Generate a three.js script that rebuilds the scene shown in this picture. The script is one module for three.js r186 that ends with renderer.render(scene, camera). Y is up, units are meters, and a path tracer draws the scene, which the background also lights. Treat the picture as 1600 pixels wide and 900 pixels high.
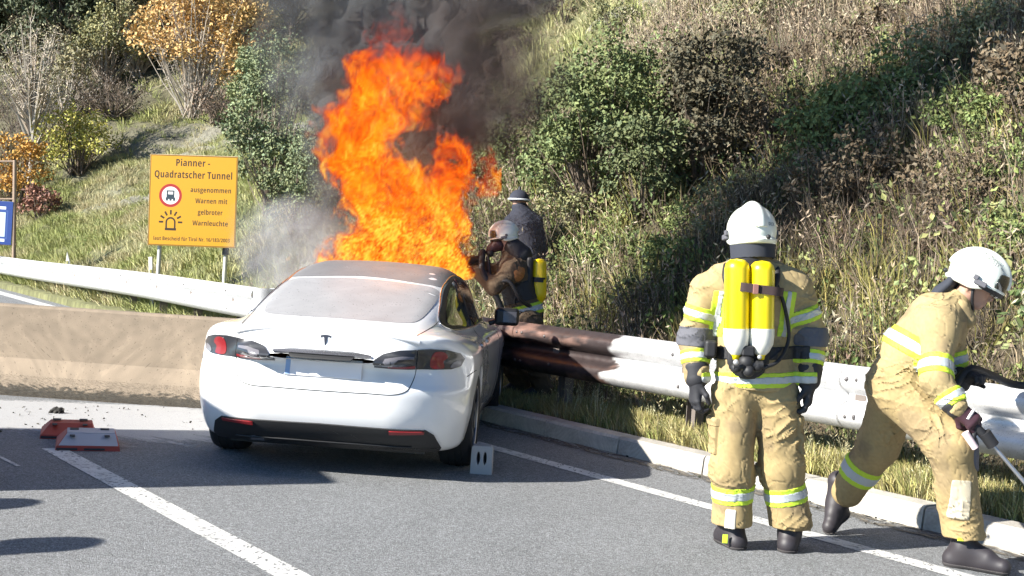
import * as THREE from 'three';
import { Sky } from 'three/addons/objects/Sky.js';
import { mergeGeometries, mergeVertices } from 'three/addons/utils/BufferGeometryUtils.js';
import { RoundedBoxGeometry } from 'three/addons/geometries/RoundedBoxGeometry.js';
import { TessellateModifier } from 'three/addons/modifiers/TessellateModifier.js';
import { createNoise3D } from 'simplex-noise';

// ---------------------------------------------------------------- camera, sky, sun, exposure
const scene = new THREE.Scene();
const FPX = 2000, IW = 1600, IH = 900, EYE = 1.55;
const camera = new THREE.PerspectiveCamera(2 * Math.atan(IH / 2 / FPX) * 180 / Math.PI, IW / IH, 0.1, 900);
camera.rotation.order = 'YXZ';
camera.position.set(0, EYE, 0);
camera.rotation.set(-1.26 * Math.PI / 180, 0, 3.72 * Math.PI / 180);
camera.updateMatrixWorld(true);
const SUN_EL = 30 * Math.PI / 180, SUN_AZ = 27 * Math.PI / 180;       // light travels to the right and a little away from the camera
const sunTravel = new THREE.Vector3(Math.cos(SUN_AZ) * Math.cos(SUN_EL), -Math.sin(SUN_EL), -Math.sin(SUN_AZ) * Math.cos(SUN_EL));
const sky = new Sky();
sky.name = 'sky'; sky.userData.kind = 'structure';
sky.scale.setScalar(800);
sky.material.uniforms.turbidity.value = 2.2;
sky.material.uniforms.rayleigh.value = 1.1;
sky.material.uniforms.mieCoefficient.value = 0.004;
sky.material.uniforms.mieDirectionalG.value = 0.8;
sky.material.uniforms.sunPosition.value.copy(sunTravel).multiplyScalar(-1);
scene.add(sky);
scene.environmentIntensity = 0.1;
const sun = new THREE.DirectionalLight(new THREE.Color(1.0, 0.95, 0.86), 5.0);
sun.name = 'sun';
sun.position.copy(sunTravel).multiplyScalar(-60).add(new THREE.Vector3(0, 0, -12));
sun.target.position.set(0, 0, -12);
sun.castShadow = true; sun.shadow.mapSize.set(2048, 2048);
Object.assign(sun.shadow.camera, { left: -40, right: 40, top: 40, bottom: -40, near: 1, far: 160 });
scene.add(sun, sun.target);
const renderer = new THREE.WebGLRenderer({ antialias: true });
renderer.toneMapping = THREE.LinearToneMapping;
renderer.toneMappingExposure = 2.65;
renderer.shadowMap.enabled = true;

// ---------------------------------------------------------------- helpers
const V = (x, y, z) => new THREE.Vector3(x, y, z);
function mulberry(a) { return () => { a = (a + 0x6d2b79f5) | 0; let t = Math.imul(a ^ (a >>> 15), 1 | a); t = (t + Math.imul(t ^ (t >>> 7), 61 | t)) ^ t; return ((t ^ (t >>> 14)) >>> 0) / 4294967296; }; }
const rnd = mulberry(20231);
const rr = (a, b) => a + (b - a) * rnd();
const n3 = createNoise3D(mulberry(77));
const clamp = (x, a = 0, b = 1) => Math.min(b, Math.max(a, x));
const sst = (a, b, x) => { const t = clamp((x - a) / (b - a)); return t * t * (3 - 2 * t); };
const lerp = (a, b, t) => a + (b - a) * t;
const fbm = (x, y, z, o = 4) => { let s = 0, a = 0.5; for (let i = 0; i < o; i++) { s += a * n3(x, y, z); x *= 2.03; y *= 2.03; z *= 2.03; a *= 0.5; } return s; };
const table = (pts) => (x) => {            // smooth curve through [x, y] pairs
  if (x <= pts[0][0]) return pts[0][1];
  const n = pts.length; if (x >= pts[n - 1][0]) return pts[n - 1][1];
  let i = 0; while (x > pts[i + 1][0]) i++;
  const m = (k) => k <= 0 || k >= n - 1 ? (k <= 0 ? (pts[1][1] - pts[0][1]) / (pts[1][0] - pts[0][0]) : (pts[n - 1][1] - pts[n - 2][1]) / (pts[n - 1][0] - pts[n - 2][0])) : (pts[k + 1][1] - pts[k - 1][1]) / (pts[k + 1][0] - pts[k - 1][0]);
  const h = pts[i + 1][0] - pts[i][0], t = (x - pts[i][0]) / h, t2 = t * t, t3 = t2 * t;
  return (2 * t3 - 3 * t2 + 1) * pts[i][1] + (t3 - 2 * t2 + t) * h * m(i) + (3 * t2 - 2 * t3) * pts[i + 1][1] + (t3 - t2) * h * m(i + 1);
};
// a photo pixel gives a direction; the distance comes from the ground, or from the depth d of the thing it belongs to
function rayDir(px, py) { return V((px - IW / 2) / FPX, -(py - IH / 2) / FPX, -1).applyQuaternion(camera.quaternion); }
function onGround(px, py, h = 0) { const r = rayDir(px, py), t = (h - EYE) / r.y; return V(r.x * t, h, r.z * t); }
function atDepth(px, py, d) { const r = rayDir(px, py), t = d / -r.z; return V(r.x * t, EYE + r.y * t, -d); }
// the road runs away to the left; u along it, w across it
const RA = Math.atan(1452 / 2000), RS = Math.sin(RA), RC = Math.cos(RA);
const road = (u, w, h = 0) => V(-RS * u + RC * w, h, -(RC * u + RS * w));
const uOf = (p) => -RS * p.x - RC * p.z, wOf = (p) => RC * p.x - RS * p.z;

const names = new Map();
function numbered(n) { const k = names.get(n) ?? 0; names.set(n, k + 1); return k ? n + '_' + String(k).padStart(3, '0') : n; }
function top(o, label, category, group, kind) {
  o.name = numbered(o.name);
  if (label) o.userData.label = label;
  if (category) o.userData.category = category;
  if (group) o.userData.group = group;
  if (kind) o.userData.kind = kind;
  scene.add(o); return o;
}
function thing(name, label, category, pos, group) { const g = new THREE.Group(); g.name = name; if (pos) g.position.copy(pos); return top(g, label, category, group); }
function part(name, geo, mat, parent, label) { const m = new THREE.Mesh(geo, mat); m.name = name; m.castShadow = m.receiveShadow = true; if (label) m.userData.label = label; parent.add(m); return m; }
function struct(name, geo, mat, kind = 'structure', label, category) { const m = new THREE.Mesh(geo, mat); m.name = name; m.castShadow = m.receiveShadow = true; return top(m, label, category, null, kind); }
function dup(o, name, label, group) { const c = o.clone(); c.name = name; c.userData = { ...o.userData }; return top(c, label, o.userData.category, group); }
const std = (r, g, b, rough = 0.8, metal = 0, extra = {}) => { const m = new THREE.MeshStandardMaterial({ roughness: rough, metalness: metal, side: THREE.DoubleSide, ...extra }); m.color.setRGB(r, g, b); return m; };
const phys = (r, g, b, rough, extra = {}) => { const m = new THREE.MeshPhysicalMaterial({ roughness: rough, side: THREE.DoubleSide, ...extra }); m.color.setRGB(r, g, b); return m; };
const box = (w, h, d, x = 0, y = 0, z = 0, r = 0) => { const g = r ? new RoundedBoxGeometry(w, h, d, 2, r) : new THREE.BoxGeometry(w, h, d); g.translate(x, y, z); return g; };
function flat(geos) {                       // strip to what can be merged
  return mergeGeometries(geos.map((g) => { let h = g.index ? g.toNonIndexed() : g; const o = new THREE.BufferGeometry(); o.setAttribute('position', h.attributes.position); if (!h.attributes.normal) h.computeVertexNormals(); o.setAttribute('normal', h.attributes.normal); return o; }));
}
function tubeAlong(pts, r, seg = 24, rad = 7, closed = false) { return new THREE.TubeGeometry(new THREE.CatmullRomCurve3(pts, closed), seg, r, rad, closed); }
function cyl(a, b, ra, rb = ra, n = 12, caps = true) {
  const d = b.clone().sub(a), g = new THREE.CylinderGeometry(rb, ra, d.length(), n, 1, !caps);
  g.applyQuaternion(new THREE.Quaternion().setFromUnitVectors(V(0, 1, 0), d.clone().normalize())); g.translate((a.x + b.x) / 2, (a.y + b.y) / 2, (a.z + b.z) / 2); return g;
}
function noiseTex(size, f, srgb = false, repeat = [1, 1]) {   // f(u, v) -> [r, g, b(, a)] 0..1, evaluated on a torus-free tile
  const d = new Uint8Array(size * size * 4);
  for (let y = 0; y < size; y++) for (let x = 0; x < size; x++) { const c = f(x / size, y / size, x, y), i = (y * size + x) * 4; d[i] = clamp(c[0]) * 255; d[i + 1] = clamp(c[1]) * 255; d[i + 2] = clamp(c[2]) * 255; d[i + 3] = c[3] === undefined ? 255 : clamp(c[3]) * 255; }
  const t = new THREE.DataTexture(d, size, size); t.wrapS = t.wrapT = THREE.RepeatWrapping; t.magFilter = THREE.LinearFilter; t.minFilter = THREE.LinearMipmapLinearFilter; t.generateMipmaps = true;
  if (srgb) t.colorSpace = THREE.SRGBColorSpace; t.repeat.set(...repeat); t.needsUpdate = true; return t;
}
const tile = (u, v, k, s) => { const a = u * Math.PI * 2, b = v * Math.PI * 2, r = k / (Math.PI * 2); return n3(Math.cos(a) * r + s, Math.sin(a) * r + Math.cos(b) * r, Math.sin(b) * r - s); };   // tiling noise

// ---- implicit surfaces
const smin = (a, b, k) => { const h = Math.max(k - Math.abs(a - b), 0) / k; return Math.min(a, b) - h * h * k * 0.25; };
const smax = (a, b, k) => -smin(-a, -b, k);
function nets(f, lo, hi, c, safe = 1.5) {    // naive surface nets; skips blocks far from the surface; normals from the field's slope
  const nx = Math.ceil((hi[0] - lo[0]) / c) + 1, ny = Math.ceil((hi[1] - lo[1]) / c) + 1, nz = Math.ceil((hi[2] - lo[2]) / c) + 1;
  const F = new Float32Array(nx * ny * nz), B = 6, at = (i, j, k) => (k * ny + j) * nx + i;
  for (let k0 = 0; k0 < nz; k0 += B) for (let j0 = 0; j0 < ny; j0 += B) for (let i0 = 0; i0 < nx; i0 += B) {
    const k1 = Math.min(nz, k0 + B), j1 = Math.min(ny, j0 + B), i1 = Math.min(nx, i0 + B);
    const d = f(lo[0] + (i0 + B / 2) * c, lo[1] + (j0 + B / 2) * c, lo[2] + (k0 + B / 2) * c), skip = Math.abs(d) > B * c * 0.9 * safe + c;
    for (let k = k0; k < k1; k++) for (let j = j0; j < j1; j++) for (let i = i0; i < i1; i++) F[at(i, j, k)] = skip ? d : f(lo[0] + i * c, lo[1] + j * c, lo[2] + k * c);
  }
  const id = new Int32Array(nx * ny * nz).fill(-1), pos = [], idx = [];
  const E = [[0, 1], [2, 3], [4, 5], [6, 7], [0, 2], [1, 3], [4, 6], [5, 7], [0, 4], [1, 5], [2, 6], [3, 7]];
  for (let k = 0; k < nz - 1; k++) for (let j = 0; j < ny - 1; j++) for (let i = 0; i < nx - 1; i++) {
    const b = at(i, j, k), v = [F[b], F[b + 1], F[b + nx], F[b + nx + 1], F[b + nx * ny], F[b + nx * ny + 1], F[b + nx * ny + nx], F[b + nx * ny + nx + 1]];
    let m = 0; for (let q = 0; q < 8; q++) if (v[q] < 0) m++;
    if (m === 0 || m === 8) continue;
    let x = 0, y = 0, z = 0, n = 0;
    for (const [a, e] of E) if ((v[a] < 0) !== (v[e] < 0)) { const t = v[a] / (v[a] - v[e]); x += (a & 1) + t * ((e & 1) - (a & 1)); y += ((a >> 1) & 1) + t * (((e >> 1) & 1) - ((a >> 1) & 1)); z += (a >> 2) + t * ((e >> 2) - (a >> 2)); n++; }
    id[b] = pos.length / 3; pos.push(lo[0] + (i + x / n) * c, lo[1] + (j + y / n) * c, lo[2] + (k + z / n) * c);
  }
  const quad = (a, b, d, e, flip) => { if (a < 0 || b < 0 || d < 0 || e < 0) return; if (flip) idx.push(a, d, b, b, d, e); else idx.push(a, b, d, b, e, d); };
  for (let k = 1; k < nz - 1; k++) for (let j = 1; j < ny - 1; j++) for (let i = 1; i < nx - 1; i++) {
    const b = at(i, j, k), s = F[b] < 0;
    if (s !== F[b + 1] < 0) quad(id[b], id[b - nx], id[b - nx * ny], id[b - nx - nx * ny], s);
    if (s !== F[b + nx] < 0) quad(id[b], id[b - nx * ny], id[b - 1], id[b - nx * ny - 1], s);
    if (s !== F[b + nx * ny] < 0) quad(id[b], id[b - 1], id[b - nx], id[b - 1 - nx], s);
  }
  const nor = new Float32Array(pos.length), e = c * 0.35;
  for (let i = 0; i < pos.length; i += 3) {
    const [x, y, z] = [pos[i], pos[i + 1], pos[i + 2]];
    let gx = f(x + e, y, z) - f(x - e, y, z), gy = f(x, y + e, z) - f(x, y - e, z), gz = f(x, y, z + e) - f(x, y, z - e); const l = Math.hypot(gx, gy, gz) || 1;
    nor[i] = gx / l; nor[i + 1] = gy / l; nor[i + 2] = gz / l;
  }
  wind(pos, nor, idx);
  const g = new THREE.BufferGeometry(); g.setAttribute('position', new THREE.Float32BufferAttribute(pos, 3)); g.setAttribute('normal', new THREE.BufferAttribute(nor, 3)); g.setIndex(idx); return g;
}
function wind(pos, nor, idx) {              // every triangle turned the way its normals point
  for (let t = 0; t < idx.length; t += 3) {
    const a = idx[t] * 3, b = idx[t + 1] * 3, c = idx[t + 2] * 3;
    const ux = pos[b] - pos[a], uy = pos[b + 1] - pos[a + 1], uz = pos[b + 2] - pos[a + 2], vx = pos[c] - pos[a], vy = pos[c + 1] - pos[a + 1], vz = pos[c + 2] - pos[a + 2];
    const d = (uy * vz - uz * vy) * (nor[a] + nor[b] + nor[c]) + (uz * vx - ux * vz) * (nor[a + 1] + nor[b + 1] + nor[c + 1]) + (ux * vy - uy * vx) * (nor[a + 2] + nor[b + 2] + nor[c + 2]);
    if (d < 0) { const q = idx[t + 1]; idx[t + 1] = idx[t + 2]; idx[t + 2] = q; }
  }
}
// ---------------------------------------------------------------- ground, road, markings, kerb
const wEdge = table([[-40, 7.2], [13, 7.2], [18, 7.45], [24, 7.95], [33, 8.45], [60, 9.5], [200, 9.5]]);
const stripGeo = (us, wa, wb, h, uvs = 1) => {    // a sheet between w = wa(u) and wb(u), uv in metres
  const p = [], uv = [], ix = [], N = 8;
  us.forEach((u, i) => { for (let j = 0; j <= N; j++) { const w = lerp(wa(u), wb(u), j / N), q = road(u, w, h); p.push(q.x, q.y, q.z); uv.push(u * uvs, w * uvs); if (i && j) { const a = (i - 1) * (N + 1) + j - 1; ix.push(a, a + 1, a + N + 1, a + 1, a + N + 2, a + N + 1); } } });
  const g = new THREE.BufferGeometry(); g.setAttribute('position', new THREE.Float32BufferAttribute(p, 3)); g.setAttribute('uv', new THREE.Float32BufferAttribute(uv, 2)); g.setIndex(ix); g.computeVertexNormals(); return g;
};
const range = (a, b, s) => { const r = []; for (let x = a; x < b - 1e-6; x += s) r.push(x); r.push(b); return r; };
const ar = mulberry(5);
const agg = (() => { const n = 512, d = new Float32Array(n * n); for (let i = 0; i < n * n; i++) d[i] = ar(); return (u, v) => d[(Math.floor(v * n) % n) * n + (Math.floor(u * n) % n)]; })();
const asphaltMap = noiseTex(1024, (u, v) => {
  const big = tile(u, v, 3, 1) * 0.5 + tile(u, v, 9, 4) * 0.3, st = agg(u, v), grit = ar();
  let l = 0.495 + 0.025 * big + 0.03 * tile(u, v, 60, 7);
  if (st < 0.24) l -= 0.17 * (0.4 + st * 2.4); else if (st > 0.80) l += 0.17 * (st - 0.6) * 2.2;
  l += 0.06 * (grit - 0.5);
  return [l * 0.985, l, l * 1.012];
}, true, [0.33, 0.33]);
const br = mulberry(6);
const asphaltBump = noiseTex(1024, () => { const b = br(); return [b, b, b]; }, false, [0.5, 0.5]);
const M = {};
M.asphalt = std(0.95, 0.95, 0.95, 0.86, 0, { map: asphaltMap, bumpMap: asphaltBump, bumpScale: 0.006 });
const gp = new THREE.PlaneGeometry(900, 900); gp.rotateX(-Math.PI / 2); gp.translate(0, -0.06, 0);
struct('ground', gp, std(0.09, 0.085, 0.05, 0.95));
struct('road', stripGeo(range(-30, 70, 2), () => -14, (u) => wEdge(u) - 0.22 * sst(19, 17, u) + 0.03 * sst(17, 19, u), 0), M.asphalt);

// worn white paint: edges chipped by a grain that shows the asphalt
const pr = mulberry(9);
const paintMap = noiseTex(512, (u, v) => { const a = 0.5 * tile(u, v, 30, 2) + 0.5 * tile(u, v, 70, 5) + 0.25 * pr(), l = 0.80 + 0.05 * tile(u, v, 8, 3) - (pr() < 0.08 ? 0.12 : 0); return [l, l, l * 0.985, a > 0.50 ? 0.2 : 1]; }, true, [0.6, 0.6]);
M.paint = std(0.95, 0.95, 0.95, 0.75, 0, { map: paintMap, transparent: true, bumpMap: asphaltBump, bumpScale: 0.003 });
function lineStrip(u0, u1, w0, w1, name, label) { const m = struct(name, stripGeo(range(u0, u1, 0.5), (u) => w0(u), (u) => w1(u), 0.004), M.paint); if (label) m.userData.label = label; return m; }
lineStrip(-6, 9.2, () => 2.67, () => 2.83, 'lane_line', 'white lane line running from the red ramps toward the camera');
lineStrip(-6, 13.5, () => 6.02, () => 6.17, 'edge_line', 'white edge line running beside the kerb and under the firefighters');
lineStrip(20, 60, (u) => wEdge(u) - 0.62, (u) => wEdge(u) - 0.30, 'edge_line', 'white edge line beyond the concrete barrier');
lineStrip(8.55, 9.0, (u) => 2.33 - (u - 8.5) * 0.06, (u) => 2.36 - (u - 8.5) * 0.06, 'paint_mark', 'faint short white paint mark left of the lane line');

// gutter strip of dirt and kerb stones
const dirtMap = noiseTex(512, (u, v) => { const a = tile(u, v, 10, 3) + 0.6 * tile(u, v, 28, 6), l = 0.33 + 0.10 * a; return [l * 1.06, l, l * 0.9, sst(-0.55, 0.5, a)]; }, true, [0.7, 2.2]);
struct('gutter_dirt', stripGeo(range(-6, 16, 0.5), () => 6.78, () => 6.985, 0.005), std(0.9, 0.9, 0.9, 0.95, 0, { map: dirtMap, transparent: true }), 'stuff', 'thin strip of brown dirt lying in the gutter along kerb', 'dirt');
const stoneMap = noiseTex(512, (u, v) => { const l = 0.70 + 0.05 * tile(u, v, 5, 8) + 0.04 * tile(u, v, 30, 2) + 0.05 * (ar() - 0.5); return [l, l * 0.985, l * 0.95]; }, true);
const kerbMats = [0, 1, 2].map((i) => std(0.92 - i * 0.07, 0.9 - i * 0.07, 0.86 - i * 0.06, 0.85, 0, { map: stoneMap, bumpMap: asphaltBump, bumpScale: 0.002 }));
{
  const kerb = new THREE.Group(); kerb.name = 'kerb'; top(kerb, 'pale concrete kerb of separate stones along the grass verge', null, null, 'structure');
  const sh = new THREE.Shape([new THREE.Vector2(0, -0.1), new THREE.Vector2(0.025, 0.125), new THREE.Vector2(0.045, 0.145), new THREE.Vector2(0.20, 0.15), new THREE.Vector2(0.21, 0.14), new THREE.Vector2(0.21, -0.1)]);
  const kg = new THREE.ExtrudeGeometry(sh, { depth: 0.985, bevelEnabled: false }); // x: across (towards +w), y: up, z: along -u
  for (let u = -5; u < 17; u++) {
    const m = part('kerb_stone', kg, kerbMats[(u * 7 + 70) % 3], kerb);
    const a = road(u + 1, 6.985 + rr(-0.006, 0.006)); m.position.set(a.x, rr(-0.004, 0.004), a.z);
    m.rotation.y = RA; m.rotation.z = rr(-0.01, 0.01);
  }
}
// ---------------------------------------------------------------- the bank
function bankH(u, w) {
  const v = w - wEdge(u);
  let h = 0.125 + 0.03 * sst(0, 0.5, v) + 0.015 * n3(u * 1.3, w * 1.3, 2);
  const e = v - 1.05 - 0.25 * n3(u * 0.12, 3, 8);
  if (e > 0) {
    const slope = lerp(0.80, 0.52, sst(18, 40, u));
    let r = e < 1.2 ? slope * e * e / 2.4 : slope * (e - 0.6);
    const a = sst(0.5, 4, e);
    r += a * (0.55 * n3(u * 0.13 + w * 0.10, w * 0.05, 1) + 0.28 * n3(u * 0.45, w * 0.45, 5) + 0.12 * n3(u * 1.1, w * 1.1, 9));
    h += Math.max(r, 0);
  }
  h += 0.34 * Math.max(0, u - 55) * sst(0.5, 12, v);
  return h;
}
const pt = (u, w) => road(u, w, bankH(u, w));
function onBank(px, py) {                     // where a photo pixel's ray meets the bank
  const r = rayDir(px, py); let t = 4;
  for (; t < 260; t += 0.05 + t * 0.002) { const p = V(r.x * t, EYE + r.y * t, r.z * t), w = wOf(p), u = uOf(p); if (w > wEdge(u) && p.y < bankH(u, w)) return pt(u, w); }
  return null;
}
{
  const us = [...range(-14, 30, 0.35), ...range(30.5, 60, 0.7), ...range(61.5, 170, 3)], ws = [0, 0.02, ...range(0.3, 16, 0.3), ...range(16.6, 34, 0.9), ...range(36, 110, 4)];
  const p = [], uv = [], col = [], ix = [];
  us.forEach((u, i) => ws.forEach((dw, j) => {
    const w = wEdge(u) + dw, q = pt(u, w); p.push(q.x, j === 0 ? -0.05 : q.y, q.z); uv.push(u * 0.4, w * 0.4);
    const g = sst(14, 22, u + 2 * n3(u * 0.2, w * 0.2, 4)), b = fbm(u * 0.35, w * 0.35, 3, 3), s = sst(0.05, 0.35, n3(u * 0.16 + w * 0.3, w * 0.05, 21)) * g * sst(4, 8, dw) * 0.8;
    let c = [lerp(0.13, 0.20, g) + 0.05 * b, lerp(0.105, 0.20, g) + 0.045 * b, lerp(0.06, 0.085, g) + 0.02 * b];
    c = [lerp(c[0], 0.34, s), lerp(c[1], 0.32, s), lerp(c[2], 0.28, s)];
    const f = sst(48, 62, u); c = [lerp(c[0], 0.13, f), lerp(c[1], 0.12, f), lerp(c[2], 0.065, f)];
    col.push(...c.map((x) => Math.max(0.01, x)));
    if (i && j) { const n = ws.length, a = (i - 1) * n + j - 1; ix.push(a, a + 1, a + n, a + 1, a + n + 1, a + n); }
  }));
  const g = new THREE.BufferGeometry(); g.setAttribute('position', new THREE.Float32BufferAttribute(p, 3)); g.setAttribute('uv', new THREE.Float32BufferAttribute(uv, 2)); g.setAttribute('color', new THREE.Float32BufferAttribute(col, 3)); g.setIndex(ix); g.computeVertexNormals();
  const er = mulberry(14), earth = noiseTex(512, (u, v) => { const l = 0.82 + 0.1 * tile(u, v, 7, 3) + 0.12 * tile(u, v, 24, 9) + 0.16 * (er() - 0.5); return [l, l, l]; }, true);
  struct('bank', g, std(1, 1, 1, 0.95, 0, { vertexColors: true, map: earth, bumpMap: earth, bumpScale: 0.04 }), 'structure', 'steep overgrown roadside bank rising behind the guardrail');
}

// ---------------------------------------------------------------- concrete barrier
{
  const A = onGround(-260, 592), B = V(-2.52, 0, -12.02), dir = B.clone().sub(A).normalize(), L = B.distanceTo(A);
  const sh = new THREE.Shape([[-0.30, 0], [-0.30, 0.075], [-0.125, 0.33], [-0.085, 0.80], [-0.07, 0.815], [0.07, 0.815], [0.085, 0.80], [0.125, 0.33], [0.30, 0.075], [0.30, 0]].map((q) => new THREE.Vector2(...q)));
  const crM = mulberry(31);
  const conc = noiseTex(1024, (u, v) => {
    const l = 0.53 + 0.03 * tile(u, v, 4, 1) + 0.03 * tile(u, v, 14, 5) + 0.05 * (crM() - 0.5), pit = tile(u, v, 60, 9) > 0.84 ? 0.13 : 0, chalk = 0.03 * sst(0.3, 0.9, tile(u, v, 11, 12) + 0.5 * tile(u, v, 40, 13));
    return [l + chalk - pit, (l + chalk - pit) * 0.90, (l + chalk - pit) * 0.775];
  }, true, [0.55, 0.55]);
  const g0 = new THREE.Group(); g0.name = 'concrete_barrier'; g0.position.copy(B); top(g0, 'weathered tan concrete safety barrier beside the burning car', 'barrier');
  const seg = (len, off) => {
    const g = new THREE.ExtrudeGeometry(sh, { depth: len, steps: Math.ceil(len / 0.25), bevelEnabled: true, bevelSize: 0.012, bevelThickness: 0.012, bevelSegments: 2 });
    const p = g.attributes.position, uv = new Float32Array(p.count * 2); for (let i = 0; i < p.count; i++) { uv[2 * i] = p.getZ(i) + off; uv[2 * i + 1] = p.getY(i) * 1.1 + p.getX(i) * 0.4; } g.setAttribute('uv', new THREE.BufferAttribute(uv, 2)); return g;
  };
  const m = part('barrier_segment', seg(L, 0), std(1, 1, 1, 0.9, 0, { map: conc, bumpMap: conc, bumpScale: 0.006 }), g0);
  m.rotation.y = Math.atan2(-dir.x, -dir.z);
  // splashed road dirt, with its own ragged outline, along the foot
  const foot = noiseTex(1024, (u, v) => { const h = v, n = 0.5 + 0.38 * tile(u, v * 0.3, 26, 3) + 0.22 * tile(u, v, 70, 8) + 0.1 * tile(u, 0, 6, 4), a = h < 0.5 * n + 0.26 ? 0.72 + 0.35 * tile(u, v, 60, 4) : (tile(u, v, 80, 11) > 0.5 && h < 0.95 ? 0.75 : 0), l = 0.24 + 0.12 * tile(u, v, 50, 6) + 0.12 * tile(u, v, 100, 3); return [l * 1.05, l, l * 0.9, a]; }, true, [0.5, 1]);
  const fp = [], fu = [], fi = [], N = Math.ceil(L / 0.2), nrm = V(-dir.z, 0, dir.x); if (nrm.z < 0) nrm.negate();
  for (let i = 0; i <= N; i++) { const s = L * i / N; [[0.317, 0.004, 0], [0.317, 0.080, 0.45], [0.240, 0.200, 1]].forEach(([o, y, v], k) => { const q = dir.clone().multiplyScalar(-s).addScaledVector(nrm, o); fp.push(q.x, y, q.z); fu.push(s, v); if (i && k) { const a = (i - 1) * 3 + k - 1; fi.push(a, a + 1, a + 3, a + 1, a + 4, a + 3); } }); }
  const fg = new THREE.BufferGeometry(); fg.setAttribute('position', new THREE.Float32BufferAttribute(fp, 3)); fg.setAttribute('uv', new THREE.Float32BufferAttribute(fu, 2)); fg.setIndex(fi); fg.computeVertexNormals();
  foot.wrapT = THREE.ClampToEdgeWrapping;
  part('dirt_splash', fg, std(1, 1, 1, 0.95, 0, { map: foot, transparent: true }), g0);
}

// ---------------------------------------------------------------- guardrails
const railShape = (() => {   // [distance towards the road, height]: a thick two-wave beam
  const k = [[0.0, 0.0], [0.02, -0.005], [0.075, 0.03], [0.105, 0.065], [0.112, 0.095], [0.105, 0.13], [0.07, 0.165], [0.015, 0.19], [0.0, 0.215], [0.0, 0.235], [0.015, 0.26], [0.07, 0.285], [0.105, 0.32], [0.112, 0.355], [0.105, 0.39], [0.07, 0.425], [0.02, 0.452], [0.0, 0.45]];
  const c = new THREE.CatmullRomCurve3(k.map((q) => V(q[0], q[1], 0)), false, 'centripetal'); return c.getPoints(44);
})();
const rust = (p, u) => 0;
function beamGeo(u0, u1, wf, hf, colour, step = 0.05, t = 0.006) {
  const us = range(u0, u1, step), n = railShape.length, p = [], col = [], uv = [], ix = [];
  for (const back of [0, 1]) us.forEach((u, i) => railShape.forEach((q, j) => {
    const P = road(u, wf(u) - q.x + back * t, hf(u) + q.y); p.push(P.x, P.y, P.z); col.push(...colour(u, q.y, P)); uv.push(u, q.y * 1.4);
    if (i && j) { const o = back * us.length * n, a = o + (i - 1) * n + j - 1; if (!back) ix.push(a, a + 1, a + n, a + 1, a + n + 1, a + n); else ix.push(a, a + n, a + 1, a + 1, a + n, a + n + 1); }
  }));
  const o = us.length * n; for (const j of [0, n - 1]) for (let i = 1; i < us.length; i++) { const a = (i - 1) * n + j, b = a + n; ix.push(a, b, a + o, b, b + o, a + o); }
  for (const i of [0, us.length - 1]) for (let j = 1; j < n; j++) { const a = i * n + j - 1; ix.push(a, a + 1, a + o, a + 1, a + 1 + o, a + o); }
  const g = new THREE.BufferGeometry(); g.setAttribute('position', new THREE.Float32BufferAttribute(p, 3)); g.setAttribute('color', new THREE.Float32BufferAttribute(col, 3)); g.setAttribute('uv', new THREE.Float32BufferAttribute(uv, 2)); g.setIndex(ix); g.computeVertexNormals(); return g;
}
const zr = mulberry(41);
const zincRough = noiseTex(512, (u, v) => { const r = 0.62 + 0.12 * tile(u, v, 12, 3) + 0.06 * (zr() - 0.5); return [r, r, r]; });
const zincMap = noiseTex(1024, (u, v) => { const sp = tile(u, v, 60, 4) > 0.80 ? 0.30 : 0, l = 0.90 + 0.035 * tile(u, v, 8, 3) + 0.02 * tile(u, v, 40, 6) - sp; return [l, l, l]; }, true);
M.zinc = std(1, 1, 1, 0.75, 0.3, { vertexColors: true, map: zincMap, roughnessMap: zincRough });
M.post = std(0.16, 0.135, 0.12, 0.8, 0.2);
M.bolt = std(0.14, 0.13, 0.13, 0.6, 0.6);
const iBeam = (h) => flat([box(0.10, h, 0.006, 0, 0, 0.05), box(0.10, h, 0.006, 0, 0, -0.05), box(0.006, h, 0.094)]);
function rail(label, segs, wf, hf, colour, posts, base) {
  const g = thing('guardrail', label, 'guardrail');
  for (const [a, b] of segs) part('beam', beamGeo(a, b, wf, hf, colour), M.zinc, g);
  for (const u of posts) {
    const h = hf(u) + 0.40 + 0.25, m = part('post', iBeam(h), M.post, g), q = road(u, wf(u) + 0.14); m.position.set(q.x, hf(u) + 0.40 - h / 2, q.z); m.rotation.y = RA;
    const s = part('spacer', box(0.16, 0.16, 0.10, 0, 0, 0, 0.008), M.post, g), r = road(u, wf(u) + 0.075); s.position.set(r.x, hf(u) + 0.225, r.z); s.rotation.y = RA;
    for (const dh of [0.10, 0.355]) { const bo = part('bolt', new THREE.SphereGeometry(0.016, 8, 6), M.bolt, g), e = road(u + (dh > 0.2 ? 0.05 : -0.04), wf(u) - 0.110, hf(u) + dh); bo.position.copy(e); }
  }
  for (const [a, b] of segs) for (const [du, dh] of [[0.08, 0.09], [0.16, 0.09], [0.08, 0.36], [0.16, 0.36]]) { const bo = part('bolt', new THREE.SphereGeometry(0.014, 8, 6), M.bolt, g); bo.position.copy(road(b - du, wf(b) - 0.110, hf(b) + dh)); }
  return g;
}
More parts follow.
